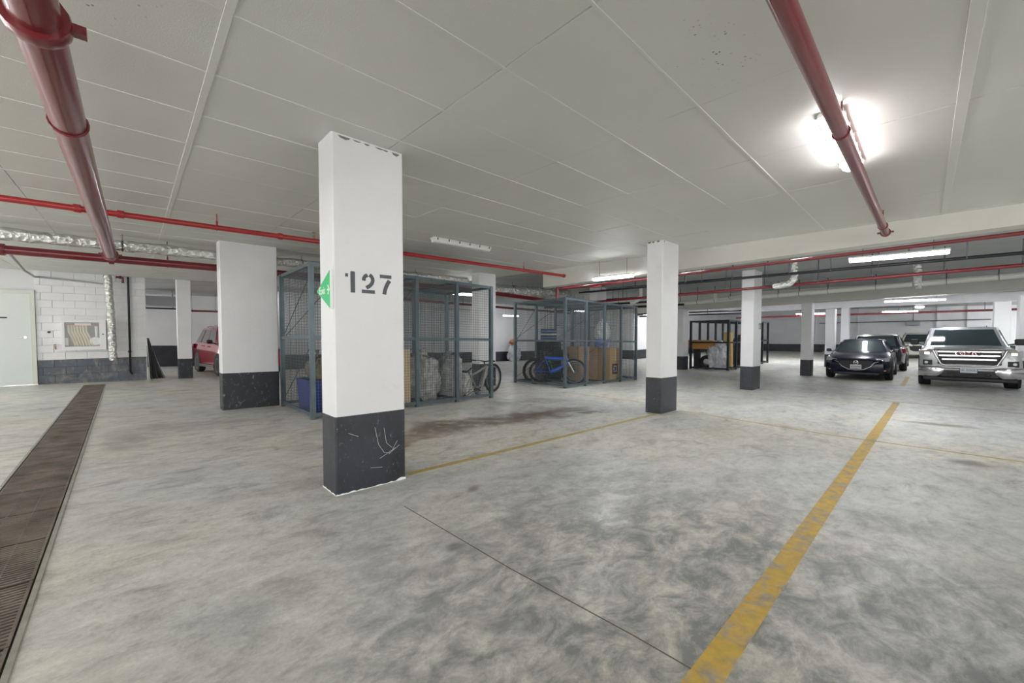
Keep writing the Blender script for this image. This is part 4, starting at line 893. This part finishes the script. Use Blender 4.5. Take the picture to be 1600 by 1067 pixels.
o = link('badge_edge', text_mesh('badge_edge', 'GMC', .178, CHROME, .008), tk); o.rotation_euler = (R(90), 0, R(90)); o.location = (X + .046, 0, 1.015); o.scale = (1.36, 1, 1)
for s in (-1, 1):
    hl = MB().hexa([(X - .12, s * .73, .92), (X - .22, s * .985, .93), (X - .22, s * .985, 1.10), (X - .10, s * .74, 1.12), (X + .0, s * .72, .91), (X - .10, s * .985, .92), (X - .12, s * .985, 1.09), (X - .02, s * .72, 1.11)]).build('headlight', LENS, tk)
    MB().box(X - .03, X + .01, min(s * .76, s * .87), max(s * .76, s * .87), .98, 1.05).build('projector', CHROME, hl); MB().box(X - .05, X + .006, min(s * .76, s * .93), max(s * .76, s * .93), 1.075, 1.09).build('amber_strip', AMBER, hl)
    fo = MB().cham(X - .08, X - .0, min(s * .70, s * .90), max(s * .70, s * .90), .66, .82, .01).build('fog_opening', BLK, tk)
    MB().lathe((X - .0, s * .83, .74), (1, 0, 0), [(.04, 0), (.03, .006), (0, .006)], 12).build('fog_lamp', LENS, fo)
    MB().ring((X + .06, s * .36, .42), (1, 0, 0), .045, .014, 14, 6).build('tow_hook', BLK, tk)
bs_ = []
for yy in (-1.0, -.97, -.88, -.72, -.62, -.52, -.46, -.2, 0, .2, .46, .52, .62, .72, .88, .97, 1.0):
    e = abs(yy); xf = X + .085 - .16 * max(0, (e - .45) / .55) ** 2.2; zl = .335 if e > .60 else (.42 if e > .5 else .52); zt = .635 if e > .6 else (.625 if e > .5 else .60)
    bs_.append([(xf - .12, yy, zl), (xf - .02, yy, zl), (xf, yy, zl + .04), (xf, yy, zt - .05), (xf - .02, yy, zt), (xf - .12, yy, zt)])
MB().loft(bs_).build('bumper_bar', CHROME, tk, 40); MB().cham(X - .04, X + .06, -.56, .56, .33, .55, .02).build('lower_grille', BLK, tk)
for i in range(15): MB().box(X + .058, X + .066, -.28 + i * .04 - .008, -.28 + i * .04 + .008, .345, .45).build('grille_rib', DRK, tk)
MB().cham(X - .18, X + .02, -.90, .90, .22, .345, .03).build('air_dam', BLK, tk); plate(tk, X + .09, 0, .545, .32, 'BK 50053')
MB().tube((-.3, .55, 1.8), (-.34, .55, 1.86), .02, 8, r1=.008).build('roof_antenna', BLK, tk)
for s in (-1, 1):
    MB().box(.10, .24, s * .995 - .01, s * .995 + .015, 1.02, 1.05).box(-.85, -.71, s * .995 - .01, s * .995 + .015, 1.02, 1.05).build('door_handle', CHROME, tk)

# navy sedan
def sedan(t, m, L=2.28, w=.89):
    shell(t, [(L, .50, .30, .42, .60, .64, .8), (L - .07, .70, .22, .45, .66, .71, .8), (L - .28, .85, .19, .5, .72, .79, .8), (L - .75, w, .18, .55, .82, .89, .8), (L - 1.35, w, .18, .6, .90, .98, .8), (.4, w, .18, .6, .92, .96, .9), (-1.0, w, .18, .62, .94, .98, .9), (-1.6, w - .02, .2, .65, .97, 1.02, .85), (-L + .12, w - .08, .26, .68, .95, 1.0, .85), (-L, w - .2, .34, .62, .86, .90, .8)], m, 'body', 34)
    cabin(t, m, .95, -1.75, .12, -1.05, .93, 1.40, .80, .60, (.5,), zb2=.97)
    arches(t, (1.38, -1.32), w + .004, .375); wheelset(t, (1.38, -1.32), w + .008, .325, .21); mirrors(t, .62, .88, 1.0, m, .15, .12)
sd = car('sedan_car', 'dark navy sedan with a chrome smile grille, left of the pickup', 'car', 20.42, 1.62, math.pi)
sedan(sd, NAVY); X = 2.285
MB().prism([(-.44, .68), (.44, .68), (.38, .50), (.22, .37), (-.22, .37), (-.38, .50)], (X - .03, 0, 0), (0, 1, 0), (0, 0, 1), (.04, 0, 0)).build('grille', BLK, sd)
for i in range(4): MB().box(X + .008, X + .016, -.40 + i * .02, .40 - i * .02, .63 - i * .06, .638 - i * .06).build('grille_slat', STEELP, sd)
MB().path([(X - .10, -.62, .67), (X - .0, -.47, .63), (X + .02, -.38, .49), (X + .03, -.2, .385), (X + .03, 0, .365), (X + .03, .2, .385), (X + .02, .38, .49), (X - .0, .47, .63), (X - .10, .62, .67)], .016, 8).build('chrome_wing', CHROME, sd, 60)
em = MB().ring((X + .025, 0, .625), (1, 0, 0), .062, .008, 22, 6).stroke([(-.055, .02), (-.03, .035), (0, 0), (.03, .035), (.055, .02)], .013, (X + .02, 0, .615), (0, 1, 0), (0, 0, 1), (.01, 0, 0)).build('emblem', CHROME, sd)
plate(sd, X + .03, 0, .48, .30)
mk = MB()
for i in range(7): mk.box(X + .0425, X + .0435, -.115 + i * .036, -.115 + i * .036 + .02, .455, .505)
mk.build('plate_marks', PLATEB, sd)
for s in (-1, 1):
    hl = MB().hexa([(X - .25, s * .52, .66), (X - .50, s * .84, .70), (X - .58, s * .85, .81), (X - .30, s * .55, .74), (X - .04, s * .50, .65), (X - .22, s * .84, .68), (X - .32, s * .85, .80), (X - .10, s * .53, .73)]).build('headlight', LENS, sd)
    MB().lathe((X - .13, s * .68, .715), (1, s * .5, .1), [(.045, 0), (.035, .02), (0, .025)], 14).build('projector', CHROME, hl)
    MB().hexa([(X - .22, s * .52, .33), (X - .36, s * .80, .34), (X - .36, s * .80, .44), (X - .22, s * .55, .40), (X - .02, s * .52, .33), (X - .16, s * .82, .34), (X - .17, s * .82, .43), (X - .04, s * .55, .40)]).build('fog_recess', BLK, sd)
    MB().box(X - .16, X - .10, min(s * .62, s * .76), max(s * .62, s * .76), .345, .375).build('amber_reflector', AMBER, sd)
MB().cham(X - .25, X + .03, -.60, .60, .20, .30, .02).build('air_intake', BLK, sd)
MB().box(.02, .14, -.905, -.885, .80, .83).box(.02, .14, .885, .905, .80, .83).build('door_handle', NAVY, sd)

# generic crossover
def crossover(t, m, H_=1.62, L=2.3, w=.92, roofm=None):
    k = H_ / 1.62
    shell(t, [(L, .55, .36 * k, .52, .78 * k, .84 * k, .8), (L - .08, .78, .26, .55, .86 * k, .93 * k, .8), (L - .35, .9, .24, .6, .92 * k, 1.0 * k, .8), (L - 1.2, w, .24, .66, 1.0 * k, 1.07 * k, .82), (.6, w, .24, .66, 1.02 * k, 1.06 * k, .9), (-1.4, w, .25, .68, 1.06 * k, 1.09 * k, .9), (-L + .15, w - .03, .30, .7, 1.06 * k, 1.09 * k, .9), (-L, w - .12, .40, .7, .98 * k, 1.02 * k, .85)], m, 'body', 34)
    cabin(t, m, 1.12, -L + .10, .38, -L + .52, 1.04 * k, H_, .84, .66, (.36, .72), zb2=1.06 * k)
    arches(t, (1.4, -1.38), w + .004, .41); wheelset(t, (1.4, -1.38), w + .01, .355, .23); mirrors(t, .78, .92, 1.10 * k, BLK, .17, .14)
    X_ = L + .005
    MB().prism([(-.42, .84 * k), (.42, .84 * k), (.36, .52), (.2, .45), (-.2, .45), (-.36, .52)], (X_ - .02, 0, 0), (0, 1, 0), (0, 0, 1), (.03, 0, 0)).build('grille', BLK, t)
    for s in (-1, 1):
        MB().hexa([(X_ - .25, s * .52, .76 * k), (X_ - .45, s * .87, .80 * k), (X_ - .5, s * .88, .90 * k), (X_ - .3, s * .55, .86 * k), (X_ - .03, s * .50, .75 * k), (X_ - .20, s * .88, .79 * k), (X_ - .28, s * .89, .89 * k), (X_ - .09, s * .53, .85 * k)]).build('headlight', LENS, t)
        MB().hexa([(-L - .012, s * .56, .82 * k), (-L + .10, s * .90, .82 * k), (-L + .12, s * .91, 1.02 * k), (-L - .0, s * .62, 1.0 * k), (-L + .05, s * .56, .82 * k), (-L + .35, s * .925, .86 * k), (-L + .35, s * .92, 1.02 * k), (-L + .1, s * .62, 1.0 * k)]).build('tail_light', TAIL, t)
        MB().box(.10, .26, s * w - .008, s * w + .02, .92 * k, .95 * k).box(-.75, -.59, s * w - .008, s * w + .02, .94 * k, .97 * k).build('door_handle', m, t)
        MB().path([(.2, s * .62, H_ + .03), (-.5, s * .63, H_ + .045), (-1.3, s * .62, H_ + .02)], .015, 6).build('roof_rail', ROD, t)
        MB().box(-1.0, 1.0, s * w - .02, s * w + .012, .24, .34).build('side_skirt', BLK, t)
rs = car('red_crossover', 'bright red crossover parked in the alcove at the left', 'car', 2.78, 18.1, R(-84)); crossover(rs, REDP, 1.70)
bs = car('black_crossover', 'black crossover seen from behind beyond the navy sedan', 'car', 25.3, 1.42, 0); crossover(bs, BLKP, 1.55); plate(bs, -2.31, 0, .78, .3, face=-1)
ws = car('white_car', 'cream white car far behind the black crossover', 'car', 35.9, .20, math.pi); crossover(ws, WHTP, 1.50)
dc = car('dark_car', 'dark car farthest away beside the cream white one', 'car', 36.2, -2.0, math.pi); crossover(dc, BLKP, 1.50)

# ------------------------------------------------------------------ small far details
es = thing('exit_sign', 'tiny blue lit sign over the white bag in the bicycle cage', 'sign', (16.5, 11.3, 2.02)); MB().cham(-.14, .14, -.03, .03, -.1, .1, .01).build('box', HOUS, es); MB().tube((0, 0, .09), (0, 0, .92), .01, 6).build('stem', ROD, es); MB().box(-.12, .12, -.034, -.03, -.085, .085).build('face', mat('blue_lit_sign', (.3, .6, .9), .5, emit=(.35, .7, 1.0), es=2), es)
gsn = thing('exit_sign', 'small green sign on the far end wall left of the black crossover', 'sign', (40.96, 3.35, .85)); MB().prism(tri, (0, 0, 0), (0, -1, 0), (0, 0, 1), (-.02, 0, 0)).build('face', GREEN, gsn); MB().prism([(a * 1.06, b * 1.06) for a, b in tri], (.004, 0, 0), (0, -1, 0), (0, 0, 1), (-.004, 0, 0)).build('backing', SIGNW, gsn)
eb = thing('electrical_box', 'grey electrical box on the far end wall', 'box', (40.85, .6, 1.75)); MB().cham(-.1, .14, -.35, .35, -.15, .15, .01).build('enclosure', mat('grey_box_paint', (.42, .43, .45), .5), eb); MB().tube((0, 0, .15), (0, 0, 1.1), .02, 8).build('feed_conduit', ROD, eb)
ov = thing('duct_box', 'grey sheet metal duct hung in the alcove opening', 'duct', (.75, 21.0, 2.45)); MB().cham(-.6, .6, -.5, .5, -.15, .2, .01).build('sheet_metal', mat('galvanised', (.30, .31, .33), .4, .6), ov); MB().box(-.62, -.6, -.52, .52, -.17, .22).box(.6, .62, -.52, .52, -.17, .22).build('flange', ROD, ov)
for a in (-.4, .4): MB().tube((a, 0, .2), (a, 0, .485), .008, 6).build('hanger', ROD, ov)
